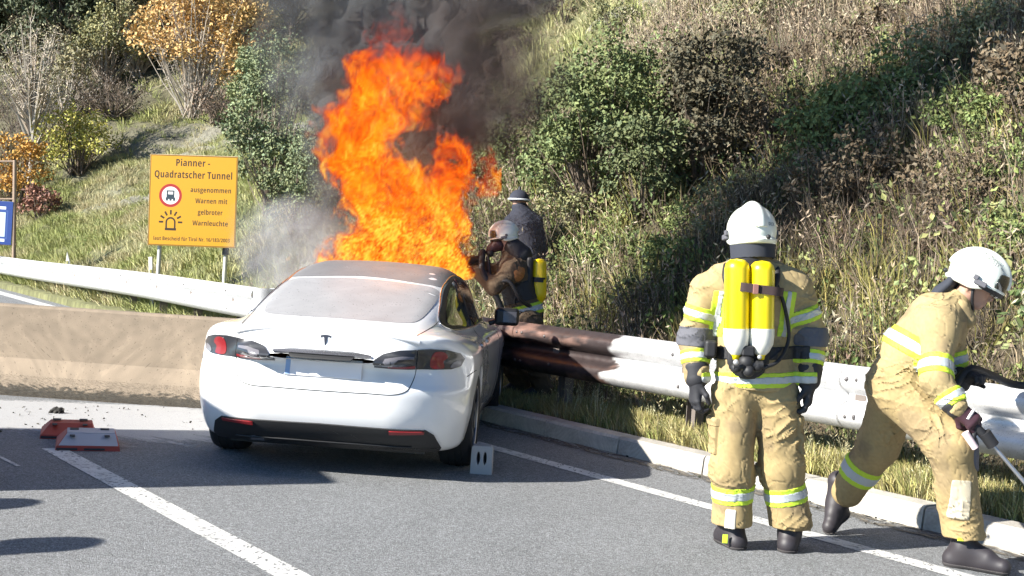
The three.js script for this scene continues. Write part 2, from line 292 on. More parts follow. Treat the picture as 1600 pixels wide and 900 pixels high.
// heat of the fire burnt the zinc brown and sooty next to the car; the scorch ends on a ragged line
const scorch = (u, y) => {
  const edge = 8.60 + 0.13 * n3(u * 0.5, y * 5, 1) + 0.07 * n3(u * 3, y * 11, 3), s = sst(edge - 0.02, edge + 0.02, u), f = fbm(u * 1.3, y * 4, 7, 4), r = sst(0.16, 0.42, f + 0.28 * sst(9.9, 11.0, u));
  const c = [lerp(0.060, 0.27, r), lerp(0.046, 0.17, r), lerp(0.046, 0.14, r)];
  return c.map((x) => lerp(0.74, x, s));
};
rail('silver two-wave guardrail on the verge, scorched brown beside the car', [[-2.0, 2.02], [2.0, 6.02], [6.0, 10.02], [10.0, 13.2]], () => 7.42, () => 0.5, scorch, [-1.3, 0.5, 2.3, 4.1, 5.9, 7.7, 9.45, 11.2, 12.9]);
const farW = (u) => wEdge(u) + 0.32, farH = table([[16, 0.48], [22, 0.45], [33, 0.33], [50, 0.3]]);
{
  const g = rail('clean silver guardrail in front of yellow tunnel sign, its end curled', [[16.6, 20.62], [20.6, 24.62], [24.6, 28.62], [28.6, 32.62], [32.6, 36.62], [36.6, 44]], farW, farH, () => [0.74, 0.74, 0.735], range(17.6, 43, 2));
  // curled end piece
  const c = road(16.62, farW(16.6) + 0.12, 0), pts = []; for (let i = 0; i <= 16; i++) { const a = i / 16 * Math.PI * 1.25; pts.push([a]); }
  const p = [], ix = [], col = [], uv = []; pts.forEach(([a], i) => { const R = 0.19, cu = 16.62 - Math.sin(a) * R, cw = farW(16.6) - 0.085 + R - Math.cos(a) * R; [0, 0.45].forEach((y, j) => { const q = road(cu, cw, farH(16.6) + y); p.push(q.x, q.y, q.z); col.push(0.7, 0.7, 0.7); uv.push(a * R, y); if (i && j) { const b = (i - 1) * 2; ix.push(b, b + 1, b + 2, b + 1, b + 3, b + 2); } }); });
  const eg = new THREE.BufferGeometry(); eg.setAttribute('position', new THREE.Float32BufferAttribute(p, 3)); eg.setAttribute('color', new THREE.Float32BufferAttribute(col, 3)); eg.setAttribute('uv', new THREE.Float32BufferAttribute(uv, 2)); eg.setIndex(ix); eg.computeVertexNormals();
  part('curled_end', eg, M.zinc, g);
}
// ---------------------------------------------------------------- the white car
const car = thing('burning_car', 'white liftback car burning at its front, tail toward camera', 'car', V(-1.225, 0, -8.5));
car.rotation.y = -3 * Math.PI / 180;
const cRear = table([[0.15, 0.26], [0.24, 0.16], [0.34, 0.07], [0.44, 0.02], [0.56, 0.0], [0.63, 0.004], [0.67, 0.03], [0.74, 0.065], [0.83, 0.085], [0.90, 0.075], [0.95, 0.055], [0.99, 0.03], [1.02, 0.035], [1.08, 0.09], [1.3, 0.3]]);
const cTop = table([[0, 0.985], [0.1, 1.01], [0.3, 1.03], [0.7, 1.03], [1.3, 0.99], [2.2, 0.965], [3.4, 0.97], [3.9, 0.97], [4.3, 0.91], [4.7, 0.80], [4.97, 0.68]]);
const cWp = table([[0, 0.90], [0.25, 0.945], [0.6, 0.972], [1.05, 0.985], [1.6, 0.97], [2.2, 0.955], [3, 0.955], [3.9, 0.975], [4.5, 0.93], [4.97, 0.78]]);
const cWs = table([[0.15, 0.91], [0.3, 0.955], [0.45, 0.985], [0.6, 0.995], [0.72, 1.0], [0.82, 0.992], [0.90, 0.97], [0.97, 0.925], [1.05, 0.84], [1.2, 0.7]]);
const cTopG = table([[-0.3, 0.72], [0.2, 0.965], [0.42, 1.06], [0.75, 1.155], [1.1, 1.245], [1.45, 1.325], [1.9, 1.42], [2.4, 1.46], [2.9, 1.435], [3.3, 1.31], [3.75, 1.13], [4.1, 0.97], [4.8, 0.6]]);
const cWg = table([[0, 0.58], [0.4, 0.66], [0.9, 0.745], [1.6, 0.80], [2.4, 0.82], [3.2, 0.80], [4.0, 0.70], [4.6, 0.6]]);
function carF(x, y, z) {
  const t = -z, ax = Math.abs(x), W = cWp(t) * cWs(y);
  const curve = 0.055 * (ax / 0.9) ** 2 + 0.20 * Math.max(0, ax - 0.42) ** 2 / 0.25 + 0.35 * Math.max(0, ax - 0.72) ** 2 / 0.06 * 0.3;
  const dside = (ax - W) * 0.97, dtop = (y - (cTop(t) - 0.045 * (ax / 0.9) ** 2)) * 0.97, drear = (cRear(y) + curve - t) * 0.9;
  const dfront = (t - (4.97 - 0.55 * (ax / 0.95) ** 2.6 - 0.5 * Math.max(0, y - 0.6) ** 2)) * 0.85, dbot = 0.19 - y;
  let b = smax(dside, dtop, 0.13); b = smax(b, drear, 0.09); b = smax(b, dfront, 0.12); b = smax(b, dbot, 0.07);
  for (const tc of [1.06, 4.02]) { const w = Math.max(Math.hypot(t - tc, y - 0.35) - 0.385, 0.70 - ax); b = smax(b, -w, 0.02); }
  const wg = cWg(t) - Math.max(0, y - 0.98) * 0.44 - Math.max(0, y - 1.25) ** 2 * 1.1;
  let g = smax((ax - wg) * 0.9, (y - (cTopG(t) - 0.035 * (ax / 0.65) ** 2)) * 0.93, 0.13); g = smax(g, 0.8 - y, 0.05);
  // haunch crease falling away from the rear quarter
  return smin(b, g, 0.075);
}
const carGrad = (p, e = 0.004) => V(carF(p.x + e, p.y, p.z) - carF(p.x - e, p.y, p.z), carF(p.x, p.y + e, p.z) - carF(p.x, p.y - e, p.z), carF(p.x, p.y, p.z + e) - carF(p.x, p.y, p.z - e)).normalize();
function hit(o, d) { let t = 0; const p = V(0, 0, 0); for (let i = 0; i < 160; i++) { p.copy(o).addScaledVector(d, t); const f = carF(p.x, p.y, p.z); if (Math.abs(f) < 2e-4) break; t += f * 0.7; if (t > 8) break; } return p.clone(); }
const VIEW = { rear: (a, b) => [V(a, b, 1.2), V(0, 0, -1)], top: (a, b) => [V(a, 2.2, -b), V(0, -1, 0)], right: (a, b) => [V(2.2, b, -a), V(-1, 0, 0)], left: (a, b) => [V(-2.2, b, -a), V(1, 0, 0)] };
const carAt = (view, a, b, off = 0) => { const p = hit(...VIEW[view](a, b)); return off ? p.addScaledVector(carGrad(p), off) : p; };
function patch(outline, view, off, { edge = 0.035, round = true, skirt = 0.012 } = {}) {   // a panel lying on the car's skin, cut to an outline, with turned-down edges
  const pts = round ? new THREE.CatmullRomCurve3(outline.map((q) => V(q[0], q[1], 0)), true, 'centripetal').getPoints(outline.length * 6).slice(0, -1) : outline.map((q) => V(q[0], q[1], 0));
  const rim = []; pts.forEach((a, i) => { const b = pts[(i + 1) % pts.length], n = Math.max(1, Math.ceil(a.distanceTo(b) / edge)); for (let k = 0; k < n; k++) rim.push(new THREE.Vector2(lerp(a.x, b.x, k / n), lerp(a.y, b.y, k / n))); });
  let g = new THREE.ShapeGeometry(new THREE.Shape(rim)).toNonIndexed(); g.deleteAttribute('uv'); g.deleteAttribute('normal');
  g = new TessellateModifier(edge, 7).modify(g); g = mergeVertices(g, 1e-5);
  const p = g.attributes.position, nor = new Float32Array(p.count * 3), pos = [], uv = [];
  for (let i = 0; i < p.count; i++) { const a = p.getX(i), b = p.getY(i), q = carAt(view, a, b), n = carGrad(q); q.addScaledVector(n, off); pos.push(q.x, q.y, q.z); uv.push(a, b); n.toArray(nor, i * 3); }
  const idx = Array.from(g.index.array); wind(pos, nor, idx);
  const o = new THREE.BufferGeometry(); o.setAttribute('position', new THREE.Float32BufferAttribute(pos, 3)); o.setAttribute('normal', new THREE.BufferAttribute(nor, 3)); o.setAttribute('uv', new THREE.Float32BufferAttribute(uv, 2)); o.setIndex(idx);
  const sp = [], si = []; rim.forEach((r, i) => { const a = carAt(view, r.x, r.y), n = carGrad(a); for (const k of [off, off - skirt]) { const q = a.clone().addScaledVector(n, k); sp.push(q.x, q.y, q.z); } const j = (i + 1) % rim.length; si.push(2 * i, 2 * j, 2 * i + 1, 2 * j, 2 * j + 1, 2 * i + 1); });
  const s = new THREE.BufferGeometry(); s.setAttribute('position', new THREE.Float32BufferAttribute(sp, 3)); s.setAttribute('uv', new THREE.Float32BufferAttribute(new Float32Array(sp.length / 3 * 2), 2)); s.setIndex(si); s.computeVertexNormals();
  return mergeGeometries([o.toNonIndexed(), s.toNonIndexed()]);
}
const seam = (pts, view, r = 0.0028, off = -0.0005, closed = false) => { const c = new THREE.CatmullRomCurve3(pts.map((q) => V(q[0], q[1], 0)), closed, 'centripetal').getPoints(pts.length * 8), q = c.map((v) => carAt(view, v.x, v.y, off)); return new THREE.TubeGeometry(new THREE.CatmullRomCurve3(q, closed), q.length * 2, r, 5, closed); };
const mirrorX = (o) => o.map(([a, b]) => [-a, b]);
const MC = {
  white: phys(0.80, 0.80, 0.80, 0.42, { clearcoat: 1, clearcoatRoughness: 0.06 }),
  black: phys(0.012, 0.012, 0.013, 0.45), satin: std(0.02, 0.02, 0.021, 0.65), gap: std(0.02, 0.02, 0.02, 0.9),
  chrome: std(0.62, 0.63, 0.65, 0.18, 1), rubber: std(0.02, 0.02, 0.021, 0.85), rim: std(0.35, 0.35, 0.36, 0.35, 0.9),
  red: phys(0.22, 0.016, 0.02, 0.3, { clearcoat: 0.5, clearcoatRoughness: 0.03 }), smoked: phys(0.03, 0.032, 0.038, 0.3, { clearcoat: 0.45, clearcoatRoughness: 0.03 }), clear: phys(0.16, 0.155, 0.17, 0.25, { clearcoat: 0.5, clearcoatRoughness: 0.03 }),
};
{
  const dr = mulberry(55);
  const dustAndSky = noiseTex(512, (u, v) => { const a = 0.5 + 0.12 * tile(u, v, 3, 4) + 0.06 * tile(u, v, 9, 8) + 0.03 * tile(u, v, 40, 2), sp = tile(u, v, 34, 6) > 0.88 ? 0.55 : 1, l = (0.55 + 0.16 * a + 0.03 * dr()) * sp; return [l, l * 0.99, l * 0.985]; }, true, [1.1, 1.1]);
  MC.glassRear = phys(0.80, 0.82, 0.85, 0.6, { map: dustAndSky, specularIntensity: 0.4, clearcoat: 0.25, clearcoatRoughness: 0.15 });  // ash film and reflected sky are both painted into this pale grey
  MC.glassRoof = phys(0.46, 0.47, 0.49, 0.7, { map: dustAndSky, specularIntensity: 0.3, clearcoat: 0.2, clearcoatRoughness: 0.2 });  // roof grey carries dust plus a painted-in sky reflection
  MC.glassSide = phys(0.016, 0.018, 0.02, 0.06, { clearcoat: 1, clearcoatRoughness: 0.02 });
  part('body', nets(carF, [-1.06, 0.1, -5.05], [1.06, 1.52, 0.06], 0.019, 1.7), MC.white, car);
  // glass
  part('rear_window', patch([[-0.50, 0.47], [-0.3, 0.415], [0, 0.40], [0.3, 0.415], [0.50, 0.47], [0.555, 0.58], [0.605, 1.30], [0.57, 1.41], [0.3, 1.445], [0, 1.455], [-0.3, 1.445], [-0.57, 1.41], [-0.605, 1.30], [-0.555, 0.58]], 'top', 0.003), MC.glassRear, car, 'rear window with ash film and sky reflection in its pale grey');
  part('roof_panel', patch([[-0.56, 1.50], [0, 1.535], [0.56, 1.50], [0.60, 1.62], [0.60, 2.7], [0.55, 2.82], [0, 2.88], [-0.55, 2.82], [-0.60, 2.7], [-0.60, 1.62]], 'top', 0.003), MC.glassRoof, car, 'dusty glass roof panel with sky reflection in its grey');
  for (const v of ['right', 'left']) {
    const trim = part('window_trim', patch([[0.78, 1.055], [1.2, 1.20], [1.7, 1.315], [2.2, 1.365], [2.75, 1.345], [3.2, 1.23], [3.62, 1.05], [3.5, 1.005], [2.5, 0.99], [1.3, 1.0], [0.9, 1.02]], v, 0.004), MC.black, car);
    part('side_window', patch([[0.93, 1.06], [1.25, 1.185], [1.7, 1.295], [1.98, 1.335], [2.02, 1.33], [2.02, 1.02], [1.3, 1.025], [1.02, 1.035]], v, 0.0065), MC.glassSide, trim);
    part('side_window', patch([[2.09, 1.335], [2.4, 1.345], [2.75, 1.32], [3.15, 1.215], [3.46, 1.075], [3.4, 1.03], [2.7, 1.015], [2.09, 1.02]], v, 0.0065), MC.glassSide, trim);
    part('chrome_trim', seam([[0.76, 1.05], [1.2, 1.21], [1.7, 1.325], [2.2, 1.375], [2.75, 1.355], [3.2, 1.24], [3.62, 1.055], [3.5, 0.998], [2.5, 0.982], [1.3, 0.992], [0.88, 1.012]], v, 0.006, 0.005, true), MC.chrome, trim);
    part('panel_gap', seam([[1.42, 0.90], [1.40, 0.75], [1.33, 0.6], [1.30, 0.3], [2.05, 0.26], [2.06, 0.6], [2.05, 1.0]], v), MC.gap, car);
    part('panel_gap', seam([[2.08, 0.26], [3.3, 0.26], [3.42, 0.5], [3.45, 0.98]], v), MC.gap, car);
    part('door_handle', patch([[1.48, 0.855], [1.70, 0.862], [1.70, 0.888], [1.48, 0.882]], v, 0.012, { round: false, edge: 0.05 }), MC.chrome, car);
    part('door_handle', patch([[2.30, 0.842], [2.52, 0.848], [2.52, 0.874], [2.30, 0.868]], v, 0.012, { round: false, edge: 0.05 }), MC.chrome, car);
    part('sill', patch([[1.5, 0.2], [3.6, 0.2], [3.6, 0.265], [1.5, 0.265]], v, 0.012, { round: false, edge: 0.08 }), MC.satin, car);
  }
  // tail lamps, each in a hatch piece and a fender piece
  const lampIn = [[0.335, 0.778], [0.352, 0.825], [0.40, 0.862], [0.50, 0.892], [0.605, 0.905], [0.605, 0.775], [0.45, 0.772]], lampOut = [[0.612, 0.775], [0.612, 0.906], [0.70, 0.914], [0.80, 0.908], [0.875, 0.885], [0.905, 0.845], [0.885, 0.795], [0.83, 0.776], [0.72, 0.773]];
  for (const s of [1, -1]) {
    const k = (o) => (s > 0 ? o : mirrorX(o).reverse());
    const a = part('tail_lamp', patch(k(lampIn), 'rear', 0.010, { round: false, edge: 0.02, skirt: 0.02 }), MC.smoked, car), b = part('tail_lamp', patch(k(lampOut), 'rear', 0.010, { round: false, edge: 0.02, skirt: 0.02 }), MC.smoked, car);
    part('light_bar', patch(k([[0.40, 0.80], [0.42, 0.832], [0.52, 0.85], [0.59, 0.853], [0.59, 0.838], [0.50, 0.83], [0.46, 0.80]]), 'rear', 0.0135, { round: false, edge: 0.02, skirt: 0.003 }), MC.clear, a);
    part('red_lens', patch(k([[0.70, 0.785], [0.695, 0.84], [0.72, 0.893], [0.78, 0.893], [0.80, 0.86], [0.775, 0.83], [0.78, 0.785]]), 'rear', 0.0135, { edge: 0.02, skirt: 0.003 }), MC.red, b);
    part('red_lens', patch(k([[0.43, 0.782], [0.60, 0.785], [0.60, 0.80], [0.43, 0.797]]), 'rear', 0.0135, { round: false, edge: 0.02, skirt: 0.003 }), MC.red, a);
    part('reversing_lens', patch(k([[0.82, 0.79], [0.835, 0.82], [0.875, 0.835], [0.88, 0.80], [0.85, 0.785]]), 'rear', 0.0135, { edge: 0.02, skirt: 0.003 }), MC.clear, b);
    part('rear_reflector', patch(k([[0.46, 0.338], [0.68, 0.346], [0.685, 0.362], [0.46, 0.360]]), 'rear', 0.022, { round: false, edge: 0.03 }), MC.red, car);
  }
  part('chrome_strip', patch([[-0.33, 0.834], [-0.2, 0.838], [0.2, 0.838], [0.33, 0.834], [0.33, 0.846], [0.2, 0.862], [-0.2, 0.862], [-0.33, 0.846]], 'rear', 0.012, { round: false, skirt: 0.012, edge: 0.02 }), MC.chrome, car);
  part('plate_light', patch([[-0.20, 0.816], [0.20, 0.816], [0.22, 0.836], [-0.22, 0.836]], 'rear', 0.004, { round: false }), MC.satin, car);
  const plate = part('number_plate', box(0.52, 0.125, 0.008, 0, 0, 0, 0.003), std(0.78, 0.76, 0.77, 0.5), car, 'blank pale number plate with a blue edge'); plate.position.copy(carAt('rear', 0, 0.745, 0.022)); plate.rotation.x = -0.22;
  const pb = part('blue_edge', box(0.032, 0.117, 0.002), std(0.25, 0.38, 0.62, 0.5), plate); pb.position.set(-0.24, 0, 0.005);
  // badge
  const bs = new THREE.Shape(); bs.moveTo(-0.036, 0.036); bs.quadraticCurveTo(0, 0.05, 0.036, 0.036); bs.lineTo(0.032, 0.024); bs.quadraticCurveTo(0.02, 0.031, 0.012, 0.031); bs.lineTo(0.0, -0.045); bs.lineTo(-0.012, 0.031); bs.quadraticCurveTo(-0.02, 0.031, -0.032, 0.024); bs.closePath();
  const bg = part('badge', new THREE.ExtrudeGeometry(bs, { depth: 0.005, bevelEnabled: true, bevelSize: 0.001, bevelThickness: 0.001, bevelSegments: 1 }), std(0.10, 0.10, 0.11, 0.3, 0.8), car); bg.position.copy(carAt('rear', 0, 0.925, 0.002)); bg.rotation.x = -0.28;
  // lower bumper
  part('diffuser', patch([[-0.70, 0.365], [0, 0.375], [0.70, 0.365], [0.75, 0.33], [0.79, 0.235], [0.77, 0.205], [0, 0.205], [-0.77, 0.205], [-0.79, 0.235], [-0.75, 0.33]], 'rear', 0.012, { round: false, edge: 0.04 }), MC.satin, car);
  part('diffuser_lip', seam([[-0.6, 0.245], [-0.3, 0.25], [0, 0.25], [0.3, 0.25], [0.6, 0.245]], 'rear', 0.008, 0.016), MC.black, car);
  part('tow_cover', patch([[-0.50, 0.225], [-0.40, 0.225], [-0.40, 0.25], [-0.485, 0.252]], 'rear', 0.018, { round: false }), MC.clear, car);
  part('panel_gap', seam([[-0.612, 0.90], [-0.612, 0.775], [-0.60, 0.70], [-0.57, 0.635], [-0.50, 0.605], [-0.3, 0.60], [0, 0.598], [0.3, 0.60], [0.50, 0.605], [0.57, 0.635], [0.60, 0.70], [0.612, 0.775], [0.612, 0.90]], 'rear', 0.0035), MC.gap, car);
  for (const s of [1, -1]) { part('panel_gap', seam([[0.60 * s, 0.16], [0.63 * s, 0.4], [0.67 * s, 0.8], [0.665 * s, 1.4]], 'top', 0.003), MC.gap, car); }
  part('panel_gap', seam([[0.42, 0.72], [0.55, 0.745], [0.69, 0.745]], 'right', 0.003), MC.gap, car); part('panel_gap', seam([[0.42, 0.72], [0.55, 0.745], [0.69, 0.745]], 'left', 0.003), MC.gap, car);
  // spoiler lip
  const lipP = []; for (let i = -12; i <= 12; i++) { const x = i / 12 * 0.62; lipP.push(carAt('rear', x, 1.0 - 0.05 * (x / 0.62) ** 4, 0)); }
  part('spoiler', new THREE.TubeGeometry(new THREE.CatmullRomCurve3(lipP), 60, 0.018, 10), MC.white, car);
  // wheels
  const tg = new THREE.LatheGeometry([[0.235, -0.11], [0.30, -0.125], [0.333, -0.115], [0.347, -0.085], [0.35, 0], [0.347, 0.085], [0.333, 0.115], [0.30, 0.125], [0.235, 0.11]].map((q) => new THREE.Vector2(...q)), 56); tg.rotateZ(Math.PI / 2);
  const groove = []; for (const k of [-0.05, 0, 0.05]) { const q = new THREE.TorusGeometry(0.3495, 0.005, 5, 56); q.rotateY(Math.PI / 2); q.translate(k, 0, 0); groove.push(q); }
  const rimG = (() => { const gs = []; const d = new THREE.CylinderGeometry(0.24, 0.24, 0.2, 40, 1, true); d.rotateZ(Math.PI / 2); gs.push(d); const h = new THREE.CylinderGeometry(0.06, 0.07, 0.05, 20); h.rotateZ(Math.PI / 2); h.translate(0.09, 0, 0); gs.push(h); const disc = new THREE.CylinderGeometry(0.17, 0.17, 0.02, 30); disc.rotateZ(Math.PI / 2); disc.translate(-0.03, 0, 0); gs.push(disc); for (let i = 0; i < 10; i++) { const s = box(0.03, 0.2, 0.03, 0.085, 0.14, i % 2 ? 0.02 : -0.02); s.rotateX(Math.floor(i / 2) / 5 * Math.PI * 2); gs.push(s); } const ring = new THREE.TorusGeometry(0.238, 0.012, 8, 48); ring.rotateY(Math.PI / 2); ring.translate(0.105, 0, 0); gs.push(ring); return flat(gs); })();
  for (const s of [1, -1]) for (const t of [1.06, 4.02]) {
    const wg = new THREE.Group(); wg.name = 'wheel'; wg.position.set(s * 0.845, 0.35, -t); if (s < 0) wg.rotation.y = Math.PI; car.add(wg);
    part('tyre', tg, MC.rubber, wg); part('tread_groove', flat(groove), MC.gap, wg); part('rim', rimG, MC.rim, wg);
  }
  part('underbody', box(1.36, 0.10, 4.3, 0, 0.22, -2.5), MC.satin, car);
  for (const s of [1, -1]) { const mg = part('wing_mirror', nets((x, y, z) => { const q = Math.hypot(Math.max(0, Math.abs(x) - 0.075), Math.max(0, Math.abs(y) - 0.045), Math.max(0, Math.abs(z + 0.01 * x / 0.1) - 0.02)) - 0.035; return q; }, [-0.14, -0.1, -0.08], [0.14, 0.1, 0.08], 0.008), MC.black, car, 'black wing mirror'); mg.position.set(s * 1.03, 1.03, -3.2); part('mirror_arm', cyl(V(-s * 0.16, -0.07, 0), V(-s * 0.06, -0.03, 0), 0.025, 0.02), MC.black, mg); part('mirror_glass', box(0.18, 0.10, 0.004, 0, 0, 0.056, 0.002), std(0.10, 0.10, 0.12, 0.1, 0.6), mg); }
}
// wheel chock
{
  const c = thing('wheel_chock', 'grey wheel chock with two slots behind the car tyre', 'wheel chock', onGround(751, 741)); c.rotation.y = -0.05;
  const s = new THREE.Shape([[-0.075, 0], [0.075, 0], [0.072, 0.19], [0.06, 0.2], [-0.06, 0.2], [-0.072, 0.19]].map((q) => new THREE.Vector2(...q)));
  for (const x of [-0.024, 0.024]) { const h = new THREE.Path(); h.absellipse(x, 0.115, 0.016, 0.05, 0, Math.PI * 2); s.holes.push(h); }
  part('block', new THREE.ExtrudeGeometry(s, { depth: 0.10, bevelEnabled: true, bevelSize: 0.004, bevelThickness: 0.004, bevelSegments: 2, curveSegments: 16 }).translate(0, 0, -0.1), std(0.36, 0.36, 0.37, 0.7), c);
  part('back_plate', box(0.13, 0.17, 0.01, 0, 0.1, -0.112), std(0.05, 0.05, 0.05, 0.8), c);
}
// ---------------------------------------------------------------- vegetation
const pxOf = (p) => { const q = p.clone().project(camera); return [(q.x + 1) * 800, (1 - q.y) * 450, q.z < 1]; };
const leafMat = (r, g, b, tr = 0.3) => { return std(r * 1.12, g * 1.12, b * 1.12, 0.8, 0, { vertexColors: true }); };
class Foil {                                   // collects leaves, blades and sticks with their own tints
  constructor() { this.p = []; this.n = []; this.c = []; }
  tri(a, b, c, n, t) { for (const q of [a, b, c]) { this.p.push(q.x, q.y, q.z); this.n.push(n.x, n.y, n.z); this.c.push(...t); } }
  leaf(at, size, dir, t, wide = 0.55) {
    const s = V(rr(-1, 1), rr(-1, 1), rr(-1, 1)).cross(dir).normalize(), n = s.clone().cross(dir).normalize(), w = size * wide * 0.5;
    const tip = at.clone().addScaledVector(dir, size), l = at.clone().addScaledVector(dir, size * 0.45).addScaledVector(s, w).addScaledVector(n, w * 0.3), r = at.clone().addScaledVector(dir, size * 0.45).addScaledVector(s, -w).addScaledVector(n, w * 0.3);
    const n1 = n.clone().addScaledVector(s, -0.3).normalize(), n2 = n.clone().addScaledVector(s, 0.3).normalize();
    this.tri(at, tip, l, n1, t); this.tri(at, r, tip, n2, t);
  }
  blade(at, h, lean, w, t) {
    const s = V(rr(-1, 1), 0, rr(-1, 1)).normalize().multiplyScalar(w / 2), m = at.clone().add(V(lean.x * 0.35, h * 0.6, lean.z * 0.35)), e = at.clone().add(V(lean.x, h, lean.z)), n = V(-s.z, 0.25 * w, s.x).normalize();
    const a1 = at.clone().add(s), a2 = at.clone().sub(s), m1 = m.clone().addScaledVector(s, 0.75), m2 = m.clone().addScaledVector(s, -0.75);
    this.tri(a1, a2, m1, n, t); this.tri(a2, m2, m1, n, t); this.tri(m1, m2, e, n, t);
  }
  stick(a, b, ra, rb, t, k = 4) {
    const d = b.clone().sub(a).normalize(), x = V(0.31, 0.77, 0.55).cross(d).normalize(), y = d.clone().cross(x), pt = (c, r, i) => c.clone().addScaledVector(x, Math.cos(i / k * 6.2832) * r).addScaledVector(y, Math.sin(i / k * 6.2832) * r);
    for (let i = 0; i < k; i++) { const n = x.clone().multiplyScalar(Math.cos((i + 0.5) / k * 6.2832)).addScaledVector(y, Math.sin((i + 0.5) / k * 6.2832)); this.tri(pt(a, ra, i), pt(a, ra, i + 1), pt(b, rb, i), n, t); this.tri(pt(a, ra, i + 1), pt(b, rb, i + 1), pt(b, rb, i), n, t); }
  }
  build() { const g = new THREE.BufferGeometry(); const ix = Array.from({ length: this.p.length / 3 }, (_, i) => i); wind(this.p, this.n, ix); const P = new Float32Array(this.p.length), C = new Float32Array(this.p.length), N = new Float32Array(this.p.length); ix.forEach((s, i) => { for (let k = 0; k < 3; k++) { P[3 * i + k] = this.p[3 * s + k]; C[3 * i + k] = this.c[3 * s + k]; N[3 * i + k] = this.n[3 * s + k]; } }); g.setAttribute('position', new THREE.BufferAttribute(P, 3)); g.setAttribute('normal', new THREE.BufferAttribute(N, 3)); g.setAttribute('color', new THREE.BufferAttribute(C, 3)); return g; }
}
const tint = (v) => { const k = 1 + rr(-v, v), j = rr(-v, v) * 0.3; return [k + j, k, k - j]; };
const rdir = (up = 0) => { const v = V(rr(-1, 1), rr(-1, 1) + up, rr(-1, 1)); return v.lengthSq() < 0.01 ? V(0, 1, 0) : v.normalize(); };
function tuft(n, h, spread, w) { const f = new Foil(); for (let i = 0; i < n; i++) { const a = rr(0, 6.28), r = rr(0, spread) * 0.5, l = rr(0.1, 0.7) * h; f.blade(V(Math.cos(a) * r, -0.03, Math.sin(a) * r), h * rr(0.5, 1), V(Math.cos(a) * l, 0, Math.sin(a) * l), w, tint(0.25)); } return f.build(); }
function stalks(n, h) { const f = new Foil(); for (let i = 0; i < n; i++) { const a = rr(0, 6.28), r = rr(0, 0.22), b = V(Math.cos(a) * r, -0.05, Math.sin(a) * r), H = h * rr(0.55, 1), l = rr(0.05, 0.45) * H, e = V(b.x + Math.cos(a) * l, H, b.z + Math.sin(a) * l), t = tint(0.25); f.blade(b, H, V(e.x - b.x, 0, e.z - b.z), 0.007, t); for (let k = 0; k < 4; k++) { const q = b.clone().lerp(e, rr(0.6, 1)); f.leaf(q, rr(0.03, 0.075), rdir(0.8), t, 0.25); } } return f.build(); }
function clump(n, R, H, leaf, wide = 0.6) { const f = new Foil(); for (let i = 0; i < 7; i++) { const a = rr(0, 6.28), e = V(Math.cos(a) * R * rr(0.5, 1), H * rr(0.4, 1), Math.sin(a) * R * rr(0.5, 1)); f.stick(V(0, -0.05, 0), e, 0.008, 0.003, [0.7, 0.5, 0.4], 3); } for (let i = 0; i < n; i++) { const a = rr(0, 6.28), r = R * Math.sqrt(rnd()), y = H * rr(0.1, 1) * Math.sqrt(Math.max(0.05, 1 - (r / R) ** 2)) + n3(a * 2, r * 6, i * 0.01) * 0.06; f.leaf(V(Math.cos(a) * r, y, Math.sin(a) * r), leaf * rr(0.6, 1.2), rdir(0.3), tint(0.3), wide); } return f.build(); }
function twigs(n, R, H, leaves = 0) { const f = new Foil(); for (let i = 0; i < n; i++) { const a = rr(0, 6.28), b = V(rr(-0.08, 0.08), -0.05, rr(-0.08, 0.08)), e = V(Math.cos(a) * R * rr(0.3, 1), H * rr(0.5, 1), Math.sin(a) * R * rr(0.3, 1)), t = tint(0.25); f.stick(b, e, 0.007, 0.003, t, 3); for (let k = 0; k < 4; k++) { const s = b.clone().lerp(e, rr(0.3, 0.95)), q = s.clone().add(rdir(0.7).multiplyScalar(rr(0.1, 0.28))); f.stick(s, q, 0.004, 0.0018, t, 3); for (let m = 0; m < leaves; m++) f.leaf(s.clone().lerp(q, rr(0.2, 1)), rr(0.03, 0.06), rdir(0.2), tint(0.3)); } } return f.build(); }

// which plant grows where on the bank, read off the photograph: [px, py, rx, ry, turn(deg), kind, weight]
const zones = [
  [1250, 40, 330, 75, -10, 'dry', 1.4], [900, 30, 160, 60, 0, 'brown', 0.7], [1000, 30, 120, 45, 0, 'dry', 1.2], [1390, 190, 150, 45, -25, 'green', 1.1], [1290, 240, 90, 50, -30, 'green', 0.9], [1500, 60, 140, 50, -20, 'dry', 1.2], [1560, 20, 100, 60, 0, 'dry', 1],
  [1230, 120, 200, 40, -18, 'brown', 0.9], [1420, 290, 210, 60, -22, 'brown', 1.5], [1560, 150, 90, 80, -30, 'brown', 1.2], [1250, 340, 120, 70, -20, 'brown', 1.3], [1450, 360, 180, 60, 0, 'brown', 1.0], [1480, 250, 110, 40, -15, 'green', 0.8], [1560, 330, 70, 70, 0, 'green', 0.5], [1330, 400, 130, 60, 0, 'brown', 0.8],
  [1060, 420, 90, 60, -25, 'green', 1.1], [960, 470, 130, 50, 0, 'yellow', 1.4], [900, 390, 110, 80, 0, 'green', 0.8], [980, 340, 60, 40, 0, 'yellow', 0.9], [1380, 490, 160, 70, 0, 'yellow', 1.1], [1560, 500, 80, 90, 0, 'yellow', 1.3], [1560, 420, 80, 40, 0, 'green', 0.9], [820, 470, 80, 60, 0, 'green', 0.7],
  [1150, 300, 60, 90, 0, 'brown', 0.9], [760, 150, 80, 160, 0, 'brown', 0.6], [700, 300, 200, 150, 0, 'green', 0.4], [1180, 480, 120, 60, 0, 'yellow', 0.8],
];
